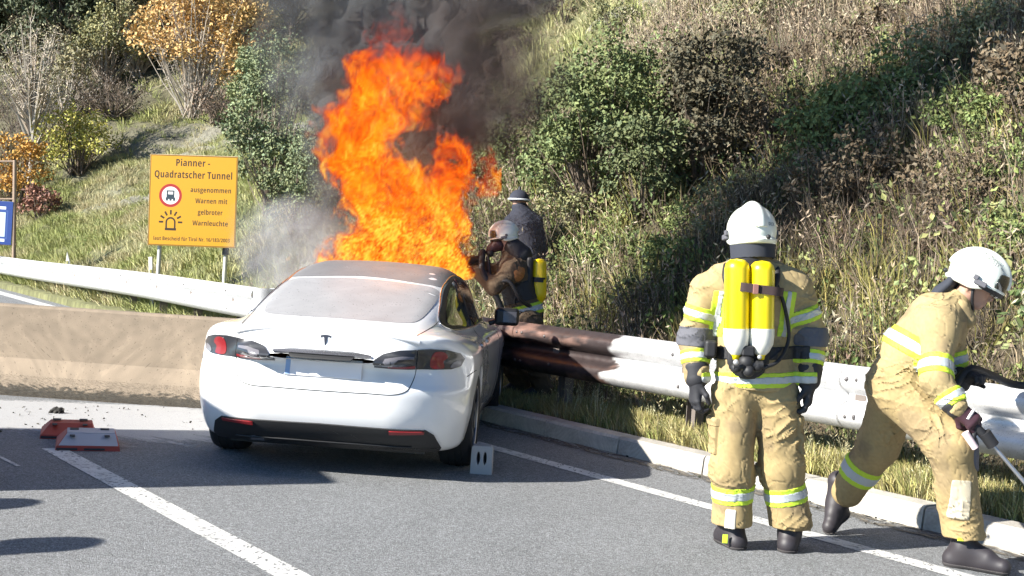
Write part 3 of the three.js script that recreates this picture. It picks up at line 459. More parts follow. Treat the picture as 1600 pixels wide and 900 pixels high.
function zone(px, py) {
  const o = { dry: 0.24, green: 0.30, brown: 0.22, yellow: 0.26 };
  for (const [cx, cy, rx, ry, a, k, w] of zones) { const r = a * Math.PI / 180, dx = px - cx, dy = py - cy, x = (dx * Math.cos(r) + dy * Math.sin(r)) / rx, y = (-dx * Math.sin(r) + dy * Math.cos(r)) / ry, d = x * x + y * y; o[k] += w * Math.exp(-d * 1.3); }
  return o;
}
const COL = { dry: [[0.32, 0.25, 0.165], [0.25, 0.19, 0.135], [0.38, 0.32, 0.22], [0.20, 0.145, 0.105]], green: [[0.10, 0.135, 0.035], [0.15, 0.18, 0.055], [0.20, 0.22, 0.085], [0.07, 0.10, 0.03]], brown: [[0.10, 0.075, 0.052], [0.13, 0.095, 0.065], [0.075, 0.06, 0.04], [0.16, 0.12, 0.08]], yellow: [[0.23, 0.20, 0.06], [0.18, 0.17, 0.05], [0.26, 0.22, 0.09], [0.13, 0.135, 0.04]] };
const pick = (a) => a[Math.floor(rnd() * a.length) % a.length];
class Field {
  constructor() { this.sets = new Map(); }
  add(key, p, s, c, sy = s) { if (!this.sets.has(key)) this.sets.set(key, []); const m = new THREE.Matrix4().compose(p, new THREE.Quaternion().setFromEuler(new THREE.Euler(rr(-0.15, 0.15), rr(0, 6.28), rr(-0.15, 0.15))), V(s, sy, s)); this.sets.get(key).push([m, c]); }
  emit(key, name, geo, mat, label, cat) { const list = this.sets.get(key) ?? []; if (!list.length) return; const im = new THREE.InstancedMesh(geo, mat, list.length), c = new THREE.Color(); list.forEach(([m, q], i) => { im.setMatrixAt(i, m); im.setColorAt(i, c.setRGB(q[0], q[1], q[2])); }); im.name = name; im.castShadow = im.receiveShadow = true; top(im, label, cat, null, 'stuff'); }
}
const field = new Field();
const jit = (c, v = 0.2) => { const k = 1 + rr(-v, v); return [c[0] * k, c[1] * k * rr(0.95, 1.05), c[2] * k]; };
const inView = (px, py, m = 60) => px > -m && px < IW + m && py > -m && py < IH;
// near bank, to the right of the fire
for (let i = 0; i < 34000; i++) {
  const u = rr(-6, 26), w = wEdge(u) + 0.75 + 17 * Math.pow(rnd(), 0.85), p = pt(u, w), [px, py] = pxOf(p); if (!inView(px, py, 120)) continue;
  const near = w - wEdge(u), z = zone(px + rr(-25, 25), py + rr(-18, 18)), left = sst(16, 21, u + rr(-2, 2)); if (rnd() < left) continue;
  const tot = z.dry + z.green + z.brown + z.yellow; let r = rnd() * tot, k = 'dry'; for (const q of ['dry', 'green', 'brown', 'yellow']) { if (r < z[q]) { k = q; break; } r -= z[q]; }
  const low = near < 1.5 ? 0.55 : 1;
  if (k === 'dry') field.add(rnd() < 0.6 ? 'stalkA' : 'tuftA', p, rr(0.7, 1.3) * low, jit(pick(COL.dry)));
  else if (k === 'green') { if (rnd() < 0.5) field.add(rnd() < 0.5 ? 'clumpA' : 'clumpB', p, rr(0.5, 1.15) * low, jit(pick(COL.green))); else field.add('tuftA', p, rr(0.7, 1.2) * low, jit(pick(COL.green))); }
  else if (k === 'brown') { const q = rnd(); if (q < 0.35) field.add('twigA', p, rr(0.5, 1.1) * low, jit(pick(COL.brown))); else if (q < 0.65) field.add('clumpC', p, rr(0.4, 0.9) * low, jit(pick(COL.brown))); else field.add('tuftA', p, rr(0.7, 1.2) * low, jit(pick(COL.brown))); }
  else field.add('tuftA', p, rr(0.6, 1.25) * low, jit(pick(COL.yellow)));
}
// verge grass between kerb and bank
for (let i = 0; i < 15000; i++) { const u = rr(-4, 17), w = 7.22 + rr(0, 1.0) * Math.sqrt(rnd()) + rr(0, 0.35), p = pt(u, w), [px, py] = pxOf(p); if (!inView(px, py, 60)) continue; const burnt = sst(8.3, 10.2, u + rr(-0.6, 0.6)); field.add('verge', p, rr(0.5, 1.05) * (1 - 0.35 * burnt), jit(rnd() < 0.5 ? [0.30, 0.27, 0.10] : rnd() < 0.6 ? [0.36, 0.31, 0.15] : [0.19, 0.21, 0.06])); }
for (let i = 0; i < 200; i++) { const u = rr(-3, 9.5), w = 7.25 + rr(0, 0.9); field.add('stalkS', pt(u, w), rr(0.3, 0.55), jit([0.42, 0.38, 0.22])); }
// grassy slope to the left of the fire
for (let i = 0; i < 30000; i++) {
  const u = i < 24000 ? rr(14, 60) : rr(58, 100), w = wEdge(u) + 0.4 + 24 * Math.pow(rnd(), 1.1) * (i < 24000 ? 1 : 1.6), p = pt(u, w), [px, py] = pxOf(p); if (!inView(px, py, 60)) continue; if (rnd() > sst(15, 20, u + rr(-2, 2))) continue;
  const g = n3(u * 0.25, w * 0.25, 31), scree = sst(0.0, 0.35, n3(u * 0.16 + w * 0.3, w * 0.05, 21)) * sst(4, 8, w - wEdge(u)); if (rnd() < scree * 0.75) continue;
  const c = g > 0.2 ? [0.27, 0.29, 0.10] : g > -0.2 ? [0.34, 0.33, 0.145] : [0.40, 0.355, 0.20], far = i < 24000 ? 1 : 1.8; field.add('tuftB', p, rr(0.6, 1.3) * far, jit(c), rr(0.4, 0.9) * far);
  if (rnd() < 0.02 && w - wEdge(u) > 3) field.add('clumpB', p, rr(0.5, 1), jit(pick(COL.green)));
}
for (let i = 0; i < 9000; i++) {   // scrub and rough grass on the high far slope
  const u = rr(38, 125), w = wEdge(u) + 2 + 60 * Math.pow(rnd(), 1.2), p = pt(u, w), [px, py] = pxOf(p); if (!inView(px, py, 60)) continue;
  const above = py < (px < 230 ? 330 - (px - 20) * 1.1 : 100 - (px - 230) * 0.4); if (!above) continue;
  const q = rnd(); if (q < 0.35) field.add('tuftB', p, rr(1.2, 2.4), jit([0.20, 0.175, 0.085])); else if (q < 0.7) field.add('clumpB', p, rr(1.2, 2.8), jit(pick([[0.07, 0.085, 0.03], [0.11, 0.10, 0.05], [0.14, 0.09, 0.045]]))); else field.add('twigA', p, rr(1.2, 2.6), jit([0.17, 0.14, 0.11]));
}
const mBlade = std(1, 1, 1, 0.85, 0, { vertexColors: true }), mLeaf = leafMat(1, 1, 1, 0.3), mTwig = std(1, 1, 1, 0.9, 0, { vertexColors: true });
field.emit('tuftA', 'wild_grass', tuft(20, 0.46, 0.32, 0.011), mBlade, 'mixed straw and olive wild grass covering the bank', 'grass');
field.emit('stalkA', 'dry_grass_stalks', stalks(14, 0.75), mBlade, 'pale dry grass stalks standing on upper bank', 'grass');
field.emit('stalkS', 'verge_weeds', stalks(7, 0.8), mBlade, 'thin dry weeds sticking up from the verge grass', 'weeds');
field.emit('clumpA', 'bramble_leaves', clump(110, 0.45, 0.42, 0.085), mLeaf, 'green bramble leaves sprawling over the bank', 'brambles');
field.emit('clumpB', 'low_scrub', clump(90, 0.38, 0.5, 0.065), mLeaf, 'small olive leafy scrub dotted over the bank', 'scrub');
field.emit('clumpC', 'withered_scrub', clump(80, 0.40, 0.38, 0.06, 0.4), mLeaf, 'withered brown leafy scrub on the dark bank', 'scrub');
field.emit('twigA', 'bare_twigs', twigs(12, 0.5, 0.75), mTwig, 'bare reddish brown twigs on the bank', 'twigs');
field.emit('verge', 'verge_grass', tuft(15, 0.24, 0.18, 0.010), mBlade, 'short straw coloured grass on the verge behind kerb', 'grass');
field.emit('tuftB', 'slope_grass', tuft(22, 0.42, 0.5, 0.016), mBlade, 'yellow green grass on the slope behind tunnel sign', 'grass');

// ---- shrubs and trees, each a thing with stems and crown
const bark = std(0.13, 0.10, 0.075, 0.95, 0, { vertexColors: true }), barkPale = std(0.38, 0.33, 0.27, 0.9, 0, { vertexColors: true });
function plant({ rx, ry, rz, trunk, n, leaf, K, seed = 1, gap = 0.35, stemR = 0.03, limbs = 1, wide = 0.6, twigsPer = 0, flatBase = -0.6 }) {   // geometry about the foot of the plant
  const f = new Foil(), s = new Foil(), cy = trunk + ry, cs = [];
  for (let i = 0; i < K; i++) { const d = rdir(0.25), r = Math.pow(rnd(), 0.45); const c = V(d.x * rx * r, cy + Math.max(d.y, flatBase) * ry * r, d.z * rz * r); cs.push([c, rr(0.6, 1.25)]); }
  const cl = Math.cbrt(rx * ry * rz) * gap;
  if (trunk > 0.6) s.stick(V(0, -0.2, 0), V(rr(-0.1, 0.1), cy * 0.8, rr(-0.1, 0.1)), stemR, stemR * 0.45, [1, 1, 1], 7);
  for (const [c] of cs) if (rnd() < limbs) { const b = trunk > 0.6 ? V(0, lerp(trunk * 0.5, Math.max(trunk * 0.6, c.y * 0.75), rnd()), 0) : V(rr(-0.15, 0.15) * rx, -0.1, rr(-0.15, 0.15) * rz), m = b.clone().lerp(c, 0.5).add(V(0, -0.06 * ry, 0)); s.stick(b, m, stemR * 0.45, stemR * 0.28, tint(0.2), 4); s.stick(m, c, stemR * 0.28, stemR * 0.1, tint(0.2), 4); for (let k = 0; k < twigsPer; k++) { const q = b.clone().lerp(c, rr(0.4, 1)); s.stick(q, q.clone().add(rdir(0.5).multiplyScalar(cl * rr(0.5, 1.3))), stemR * 0.13, stemR * 0.04, tint(0.2), 3); } }
  for (let i = 0; i < n; i++) { const [c, k] = cs[i % K], d = rdir(), r = cl * k * Math.pow(rnd(), 0.5); f.leaf(V(c.x + d.x * r, c.y + d.y * r * 0.8, c.z + d.z * r), leaf * rr(0.6, 1.25), rdir(-0.15), tint(0.32), wide); }
  return [f.build(), s.build()];
}
function addPlant(name, label, cat, at, geos, mat, { scale = 1, turn = 0, stem = bark, group } = {}) {
  const g = thing(name, label, cat, at, group); g.rotation.y = turn; g.scale.setScalar(scale);
  part('stem', geos[1], stem, g); part('crown', geos[0], mat, g); return g;
}
{
  const whereOn = (x, y) => (x < 850 ? (y < 200 ? 'high beside the smoke column' : 'beside the crew in the smoke') : y > 380 && x < 1130 ? 'close behind the scorched guardrail' : y > 380 ? 'behind the stooping firefighter' : y < 130 ? (x < 1180 ? 'near the top above green bush' : 'near the top of open bank') : x < 1230 ? 'beside the dark leaved bush' : x < 1380 ? 'above the firefighter with cylinders' : y < 230 ? 'on the upper open bank' : 'above the stooping firefighter');
  const b1 = onBank(930, 345), b2 = onBank(1095, 300);
  const lg = leafMat(0.13, 0.16, 0.06), dk = leafMat(0.085, 0.075, 0.045), mixG = leafMat(0.17, 0.18, 0.085);
  addPlant('large_bush', 'tall dense green bush on the bank beside the smoke', 'bush', b1, plant({ rx: 1.2, ry: 1.22, rz: 1.05, trunk: 0.05, n: 14000, leaf: 0.072, K: 84, gap: 0.30, stemR: 0.04 }), lg);
  const b1b = onBank(1005, 345); addPlant('large_bush', 'bushy green thicket below the dark leaved bush', 'bush', b1b, plant({ rx: 0.75, ry: 0.7, rz: 0.7, trunk: 0.0, n: 5000, leaf: 0.07, K: 40, gap: 0.32, stemR: 0.03 }), leafMat(0.10, 0.12, 0.05));
  addPlant('dark_bush', 'dark bronze leaved bush standing right of tall green bush', 'bush', b2, plant({ rx: 0.72, ry: 1.05, rz: 0.8, trunk: 0.1, n: 8500, leaf: 0.075, K: 46, gap: 0.32, stemR: 0.04 }), dk);
  // scattered shrubs share a few shapes
  const P = [plant({ rx: 0.5, ry: 0.38, rz: 0.5, trunk: 0, n: 900, leaf: 0.07, K: 16, gap: 0.42 }), plant({ rx: 0.6, ry: 0.3, rz: 0.45, trunk: 0, n: 800, leaf: 0.06, K: 14, gap: 0.42 }), plant({ rx: 0.4, ry: 0.5, rz: 0.4, trunk: 0.05, n: 700, leaf: 0.065, K: 14, gap: 0.42 })];
  const kinds = { g: [leafMat(0.15, 0.185, 0.06), 'light green shrub'], o: [leafMat(0.19, 0.19, 0.09), 'dull olive shrub'], b: [leafMat(0.12, 0.09, 0.055), 'withered brown shrub'] };
  const spots = [[1290, 265, 'g', 1.1], [1345, 225, 'g', 1.2], [1400, 200, 'g', 1.1], [1255, 300, 'g', 0.8], [1450, 165, 'o', 1.0], [1500, 110, 'o', 1.1], [1560, 80, 'o', 1.1], [1190, 330, 'o', 0.8], [1480, 265, 'g', 0.9], [1530, 240, 'g', 0.8], [1420, 320, 'b', 1.1], [1350, 330, 'b', 1.0], [1280, 370, 'b', 1.0], [1500, 330, 'b', 1.0], [1590, 300, 'g', 0.8], [1470, 400, 'b', 0.8], [1060, 410, 'g', 0.8], [1020, 440, 'g', 0.7], [1110, 390, 'o', 0.8], [905, 440, 'g', 0.7], [870, 395, 'o', 0.9], [860, 470, 'g', 0.6], [1580, 420, 'g', 0.8], [1530, 470, 'o', 0.6], [820, 300, 'g', 1.1], [780, 250, 'o', 1.1], [1340, 110, 'b', 1.1], [1220, 150, 'b', 1.1], [1580, 190, 'b', 1.2], [1160, 60, 'o', 1.0], [880, 40, 'b', 1.3], [800, 90, 'b', 1.3], [960, 60, 'o', 1.0], [1400, 60, 'o', 1.1], [1210, 250, 'b', 1.0], [1620, 250, 'b', 1.1], [745, 330, 'g', 1.1]];
  const proto = {};
  for (const [x, y, k, s] of spots) {
    const at = onBank(x, y); if (!at) continue; const i = Math.floor(rnd() * 3), key = k + i;
    if (!proto[key]) { proto[key] = addPlant('shrub', kinds[k][1] + ' ' + whereOn(x, y), 'shrub', at, P[i], kinds[k][0], { scale: s, turn: rr(0, 6), group: 'shrubs scattered over the bank' }); continue; }
    const c = dup(proto[key], 'shrub', kinds[k][1] + ' ' + whereOn(x, y), 'shrubs scattered over the bank'); c.position.copy(at); c.rotation.y = rr(0, 6); c.scale.setScalar(s);
  }
  // left side
  const size = (at) => at.distanceTo(camera.position) / FPX;       // metres per photo pixel there
  const put = (name, label, x, y, wpx, hpx, mat, o = {}) => { const at = onBank(x, y), m = size(at); return addPlant(name, label, o.cat ?? 'tree', at, plant({ rx: wpx / 2 * m, ry: hpx / 2 * m * (1 - (o.tr ?? 0.2)), rz: wpx / 2 * m, trunk: hpx * m * (o.tr ?? 0.2), n: o.n ?? 5000, leaf: (o.leaf ?? 5.5) * m, K: o.K ?? 40, gap: o.gap ?? 0.3, stemR: (o.stem ?? 3) * m, limbs: 1, twigsPer: o.tw ?? 2, wide: o.wide ?? 0.6 }), mat, { stem: o.bark ?? bark, group: o.group }); };
  put('autumn_tree', 'orange and yellow leaved tree on the slope above tunnel sign', 305, 185, 200, 240, leafMat(0.48, 0.31, 0.12), { n: 9500, K: 110, tr: 0.08, gap: 0.27, tw: 8, bark: barkPale, leaf: 6.5 });
  put('green_tree', 'grey green leafy tree left of the smoke column', 425, 335, 160, 270, leafMat(0.15, 0.18, 0.09), { n: 8000, K: 60, tr: 0.05, gap: 0.3, leaf: 6.5, cat: 'tree' });
  put('green_bush', 'grey green bush at foot of the leafy tree', 470, 380, 130, 150, leafMat(0.14, 0.165, 0.08), { n: 4500, K: 36, tr: 0.02, gap: 0.33, leaf: 6, cat: 'bush' });
  put('green_bush', 'pale green bush on the slope right of autumn tree', 395, 205, 90, 130, leafMat(0.20, 0.23, 0.11), { n: 3000, K: 30, tr: 0.05, gap: 0.33, cat: 'bush' });
  put('autumn_tree', 'smaller golden tree growing right of the orange tree', 375, 150, 110, 190, leafMat(0.40, 0.29, 0.11), { n: 4500, K: 50, tr: 0.1, gap: 0.3, tw: 6, bark: barkPale, leaf: 6 });
  put('hazel_tree', 'thin grey brown tree with sparse olive leaves behind olive tree', 215, 120, 110, 130, leafMat(0.19, 0.17, 0.09), { n: 2600, K: 44, tr: 0.08, gap: 0.3, tw: 9, bark: barkPale });
  put('hazel_tree', 'sparse pale twigged tree above the yellow bush', 100, 190, 110, 120, leafMat(0.22, 0.20, 0.11), { n: 2200, K: 44, tr: 0.1, gap: 0.3, tw: 9, bark: barkPale });
  put('olive_tree', 'thin olive leaved tree left of the autumn tree', 165, 135, 120, 130, leafMat(0.23, 0.22, 0.10), { n: 3600, K: 40, tr: 0.12, gap: 0.28, tw: 5, bark: barkPale });
  put('bare_tree', 'slender pale trunked tree with almost bare twigs', 45, 305, 130, 265, leafMat(0.25, 0.23, 0.14), { n: 1500, K: 60, tr: 0.42, gap: 0.26, tw: 9, stem: 5, bark: barkPale, leaf: 4 });
  put('yellow_bush', 'yellow green bush at the foot of bare tree', 120, 275, 130, 100, leafMat(0.34, 0.32, 0.07), { n: 2600, K: 30, tr: 0.03, gap: 0.36, cat: 'bush' });
  put('orange_bush', 'amber leaved bush beside the blue sign', 25, 325, 90, 110, leafMat(0.42, 0.23, 0.05), { n: 1900, K: 24, tr: 0.05, gap: 0.36, cat: 'bush' });
  put('red_bush', 'reddish brown bush behind the blue sign', 62, 345, 70, 50, leafMat(0.24, 0.12, 0.085), { n: 1300, K: 18, tr: 0.02, gap: 0.4, cat: 'bush' });
  put('twiggy_bush', 'grey brown leafless bush on the upper slope', 175, 185, 140, 60, leafMat(0.15, 0.125, 0.10), { n: 700, K: 40, tr: 0.02, gap: 0.4, tw: 9, cat: 'bush', leaf: 4 });
  put('twiggy_bush', 'brown leafless bush below the autumn tree', 340, 195, 130, 60, leafMat(0.20, 0.14, 0.10), { n: 900, K: 36, tr: 0.02, gap: 0.4, tw: 9, cat: 'bush', leaf: 4 });
  // dark wood behind, tree by tree
  const dg = [leafMat(0.06, 0.08, 0.04), leafMat(0.08, 0.095, 0.048), leafMat(0.105, 0.105, 0.058)];
  const shapes = [plant({ rx: 1.6, ry: 3.2, rz: 1.6, trunk: 1.2, n: 3000, leaf: 0.26, K: 50, gap: 0.34, stemR: 0.14 }), plant({ rx: 2.2, ry: 2.4, rz: 2.2, trunk: 1.4, n: 3000, leaf: 0.26, K: 44, gap: 0.34, stemR: 0.12 })];
  const wl = ['tall narrow', 'broad round'].flatMap((a) => ['very dark green', 'dark green', 'olive green'].map((b) => `${a} ${b} tree in the wood above slope`));
  const first = [];
  for (let i = 0; i < 46; i++) {
    const x = -60 + (i % 12) * 46 + rr(-18, 18), y = [150, 95, 48, 8][Math.floor(i / 12)] - (i % 12) * 7 + rr(-10, 10); const at = onBank(x, Math.max(-60, y)); if (!at || at.distanceTo(camera.position) < 45) continue;
    const k = i % 2, j = i < 14 && x < 120 ? 1 : Math.floor(rnd() * 3), key = k * 3 + j;
    if (!first[key]) { first[key] = addPlant('wood_tree', wl[key], 'tree', at, shapes[k], dg[j], { scale: rr(0.8, 1.3), group: 'trees of the dark wood' }); continue; }
    const c = dup(first[key], 'wood_tree', wl[key], 'trees of the dark wood'); c.position.copy(at); c.rotation.y = rr(0, 6); c.scale.setScalar(rr(0.8, 1.3));
  }
}
// ---------------------------------------------------------------- people
const FM = {
  coat: std(0.35, 0.265, 0.13, 0.9, 0, { vertexColors: true }), pants: std(0.325, 0.24, 0.112, 0.9, 0, { vertexColors: true }), skin: std(0.42, 0.24, 0.17, 0.6), glove: std(0.022, 0.022, 0.026, 0.7), boot: std(0.028, 0.024, 0.028, 0.55), sole: std(0.05, 0.045, 0.045, 0.9),
  yellow: std(0.50, 0.68, 0.045, 0.7), silver: std(0.46, 0.49, 0.50, 0.5, 0.2), helmet: phys(0.74, 0.78, 0.70, 0.35, { clearcoat: 0.6, clearcoatRoughness: 0.15 }), black: std(0.016, 0.016, 0.018, 0.6), navy: std(0.022, 0.025, 0.04, 0.85), tank: phys(0.86, 0.66, 0.0, 0.35, { clearcoat: 0.6, clearcoatRoughness: 0.1 }), tankWhite: phys(0.78, 0.76, 0.66, 0.4), strap: std(0.05, 0.03, 0.028, 0.8), pad: std(0.10, 0.10, 0.115, 0.85), visor: phys(0.02, 0.025, 0.02, 0.12, { clearcoat: 1 }), metal: std(0.55, 0.55, 0.57, 0.3, 0.9), hose: std(0.018, 0.018, 0.02, 0.6), wine: std(0.045, 0.016, 0.024, 0.6), dark: std(0.028, 0.032, 0.045, 0.85), sooty: std(0.10, 0.07, 0.042, 0.9, 0, { vertexColors: true }), amber: phys(0.85, 0.58, 0.0, 0.4, { clearcoat: 0.4 }), maskM: std(0.05, 0.02, 0.025, 0.5), rust: std(0.40, 0.17, 0.06, 0.9),
};
{ const wr = mulberry(70), weave = noiseTex(256, (u, v) => { const l = 0.5 + 0.3 * tile(u, v, 9, 2) + 0.25 * (wr() - 0.5); return [l, l, l]; }, false, [3, 3]); FM.weave = weave; }
class Fig {
  constructor(label, base, name = 'firefighter', cat = 'person') { this.g = thing(name, label, cat, base); this.o = base; this.prims = {}; }
  cap(tag, a, b, ra, rb = ra, k = 0.05, flatDir, flat = 1) {
    const o = this.o, q = { ax: a.x - o.x, ay: a.y - o.y, az: a.z - o.z, bx: b.x - a.x, by: b.y - a.y, bz: b.z - a.z, ra, rb, k, fd: flatDir, fl: 1 / flat - 1 }; q.l = q.bx * q.bx + q.by * q.by + q.bz * q.bz + 1e-9; (this.prims[tag] ??= []).push(q); return this;
  }
  dist(q, x, y, z, grow = 0) {
    let px = x - q.ax, py = y - q.ay, pz = z - q.az; const t = clamp((px * q.bx + py * q.by + pz * q.bz) / q.l); px -= q.bx * t; py -= q.by * t; pz -= q.bz * t;
    if (q.fd) { const d = (px * q.fd.x + py * q.fd.y + pz * q.fd.z) * q.fl; px += q.fd.x * d; py += q.fd.y * d; pz += q.fd.z * d; }
    return Math.hypot(px, py, pz) - (q.ra + (q.rb - q.ra) * t) - grow;
  }
  f(tags, grow = 0) { const L = tags.flatMap((t) => this.prims[t] ?? []); return (x, y, z) => { let d = 9; for (const q of L) { const e = this.dist(q, x, y, z, grow); d = d > 8 ? e : smin(d, e, q.k); } return d; }; }
  cloth(tags, amp = 0.012, grow = 0) { const f = this.f(tags, grow), s = this.o.x * 7; return (x, y, z) => { const d = f(x, y, z); if (Math.abs(d) > 0.07) return d; const w = 0.5 * n3(x * 3, y * 3, z * 3 + s), m = sst(-0.35, 0.45, n3(x * 2.4 - s, y * 2.4, z * 2.4)), r = 1 - Math.abs(n3(x * 3.2 + s + w, y * 7.5 + x * 3 + w, z * 3.2)), r2 = 1 - Math.abs(n3(x * 6 + s + w, y * 14 - x * 8 + w, z * 6)), r3 = 1 - Math.abs(n3(x * 12 + w, y * 9 + z * 6, z * 12 + s)); return d - amp * 0.5 * n3(x * 4, y * 3, z * 4 - s) - amp * m * (1.1 * r ** 4 - 0.3) - amp * m * 0.5 * (r2 ** 5 - 0.2) + amp * 0.22 * (r3 ** 8); }; }
  box(tags, m = 0.05) { const lo = [9e9, 9e9, 9e9], hi = [-9e9, -9e9, -9e9]; for (const t of tags) for (const q of this.prims[t] ?? []) for (const e of [0, 1]) [q.ax + q.bx * e, q.ay + q.by * e, q.az + q.bz * e].forEach((v, i) => { const r = Math.max(q.ra, q.rb) + m; lo[i] = Math.min(lo[i], v - r); hi[i] = Math.max(hi[i], v + r); }); return [lo, hi]; }
  mesh(name, f, tags, cell, mat, parent = this.g, label, bb) { const [lo, hi] = bb ?? this.box(tags), g = nets(f, lo, hi, cell); if (mat.vertexColors) { const p = g.attributes.position, c = new Float32Array(p.count * 3); for (let i = 0; i < p.count; i++) { const x = p.getX(i), y = p.getY(i), z = p.getZ(i), v = 0.98 + 0.16 * fbm(x * 5, y * 4, z * 5, 3) + 0.10 * n3(x * 40, y * 40, z * 40), soot = sst(0.22, 0.5, fbm(x * 2.2 + 7, y * 2, z * 2.2, 4)); c[3 * i] = v * lerp(1, 0.72, soot); c[3 * i + 1] = v * lerp(1, 0.72, soot); c[3 * i + 2] = v * lerp(1, 0.8, soot); } g.setAttribute('color', new THREE.BufferAttribute(c, 3)); } return part(name, g, mat, parent, label); }
  // a band round a limb: the stretch t0..t1 of the segment a-b, proud of the cloth; a silver stripe runs along its middle
  band(f, a, b, t0, t1, reach, mat = FM.yellow, silver = true, off = 0.005) {
    const A = a.clone().sub(this.o), d = b.clone().sub(a), L = d.length(); d.normalize(); const make = (s0, s1, o) => { const bb = [A.clone().addScaledVector(d, (s0 + s1) / 2 * L)]; const c = bb[0], m = reach + 0.03; return [(x, y, z) => { const s = (x - A.x) * d.x + (y - A.y) * d.y + (z - A.z) * d.z, px = x - A.x - d.x * s, py = y - A.y - d.y * s, pz = z - A.z - d.z * s; return Math.max(f(x, y, z) - o, Math.abs(s / L - (s0 + s1) / 2) * L - (s1 - s0) / 2 * L, Math.hypot(px, py, pz) - reach, -f(x, y, z) - 0.03); }, [[c.x - m, c.y - m, c.z - m], [c.x + m, c.y + m, c.z + m]]]; };
    const [g, bb] = make(t0, t1, off), y = part('reflective_band', nets(g, ...bb, 0.008), mat, this.g);
    if (silver) { const w = (t1 - t0) * 0.26, [g2, b2] = make(t0 + w, t1 - w, off + 0.004); part('silver_stripe', nets(g2, ...b2, 0.008), FM.silver, y); }
    return y;
  }
  // a glove with four bent fingers and a thumb
  hand(tag, wrist, dir, palm, side, curl = 0.5, s = 1.12, mat = FM.glove) {
    const D = dir.clone().normalize(), N = palm.clone().addScaledVector(D, -palm.dot(D)).normalize(), S = D.clone().cross(N).normalize().multiplyScalar(side);    // S points to the thumb
    const P = (d, t, n) => wrist.clone().addScaledVector(D, d * s).addScaledVector(S, t * s).addScaledVector(N, n * s);
    this.cap(tag, P(-0.05, 0, 0), P(0.0, 0, 0), 0.042 * s, 0.036 * s, 0.03); for (const t of [-0.026, 0, 0.024]) this.cap(tag, P(0.01, t * 0.7, 0), P(0.085, t, 0), 0.021 * s, 0.018 * s, 0.03);
    [[-0.033, 0.026, 0.020, 0.018], [-0.011, 0.032, 0.025, 0.02], [0.011, 0.034, 0.026, 0.021], [0.033, 0.031, 0.023, 0.019]].forEach(([t, ...len], i) => { let p = P(0.088 - (i === 0 ? 0.008 : 0), t, 0), a = curl * 0.55; for (let k = 0; k < 3; k++) { const q = p.clone().addScaledVector(D, Math.cos(a) * len[k] * s * 1.1).addScaledVector(N, Math.sin(a) * len[k] * s * 1.1); this.cap(tag, p, q, (0.0115 - k * 0.001) * s, (0.0108 - k * 0.0012) * s, 0.008); p = q; a += curl * (0.9 + 0.15 * i); } });
    { let p = P(0.02, 0.03, 0.008); const q = P(0.055, 0.056, 0.02 + 0.012 * curl), r = P(0.09, 0.06 - 0.02 * curl, 0.03 + 0.03 * curl); this.cap(tag, p, q, 0.016 * s, 0.0125 * s, 0.012).cap(tag, q, r, 0.0125 * s, 0.0105 * s, 0.008); }
    return this.mesh('glove', this.f([tag]), [tag], 0.0055, mat, this.g, undefined, this.box([tag], 0.02));
  }
  boot(tag, ankle, toe, h = 0.16) {
    const d = toe.clone().sub(ankle); d.y = 0; const dir = toe.clone().sub(ankle).normalize(), up = V(0, 1, 0), heel = ankle.clone().addScaledVector(d.clone().normalize(), -0.05); heel.y = ankle.y - 0.075; const t2 = toe.clone(); 
    this.cap(tag, ankle.clone().add(V(0, h, 0)), ankle, 0.066, 0.058, 0.05).cap(tag, ankle.clone().add(V(0, -0.03, 0)), heel, 0.052, 0.047, 0.05).cap(tag, heel, t2, 0.046, 0.045, 0.05).cap(tag, ankle, ankle.clone().lerp(t2, 0.6).add(V(0, 0.015, 0)), 0.05, 0.042, 0.05);
    const f = this.f([tag]), b = this.mesh('boot', f, [tag], 0.008, FM.boot);
    const hy = heel.y - this.o.y, ty = t2.y - this.o.y, hx = heel.x - this.o.x, hz = heel.z - this.o.z, dl = Math.hypot(t2.x - heel.x, t2.z - heel.z), dx = (t2.x - heel.x) / dl, dz = (t2.z - heel.z) / dl;
    const gs = (x, y, z) => { const s = (x - hx) * dx + (z - hz) * dz, line = lerp(hy, ty, s / dl) - 0.022; return Math.max(f(x, y, z) - 0.006, y - line); };
    part('sole', nets(gs, ...this.box([tag], 0.03), 0.008), FM.sole, b); return b;
  }
  // helmet at the head's centre, up and forward given
  helm(c, up, fwd, { word, mat = FM.helmet, visor = true, guard = FM.dark } = {}) {
    const h = new THREE.Group(); h.name = 'helmet'; h.position.copy(c).sub(this.o); const z = fwd.clone().negate().normalize(), y = up.clone().addScaledVector(z, -up.dot(z)).normalize(), x = y.clone().cross(z); h.quaternion.setFromRotationMatrix(new THREE.Matrix4().makeBasis(x, y, z)); this.g.add(h);
    const shell = (X, Y, Z) => { const el = (a, b, d, cy) => { const k = Math.hypot(X / a, (Y - cy) / b, (Z - 0.004) / d); return (k - 1) * Math.min(a, b, d); }; let d = el(0.137, 0.146, 0.166, 0.0); const ridge = Math.hypot(X * 1.1, Math.max(0, Math.abs(Math.hypot(Y, Z * 0.89) - 0.140)) * 1) - 0.018; if (Y > 0) d = smin(d, ridge, 0.05); const cut = -0.088 - Y + 0.045 * sst(0.02, -0.12, Z); const brim = el(0.148, 0.17, 0.182, 0.0); d = smin(d, Math.max(brim, Y + 0.062 - 0.04 * sst(0.02, -0.12, Z)), 0.02); return Math.max(smax(d, cut, 0.008), -(el(0.122, 0.144, 0.15, 0))); };
    part('shell', nets(shell, [-0.18, -0.13, -0.21], [0.18, 0.2, 0.21], 0.007), mat, h);
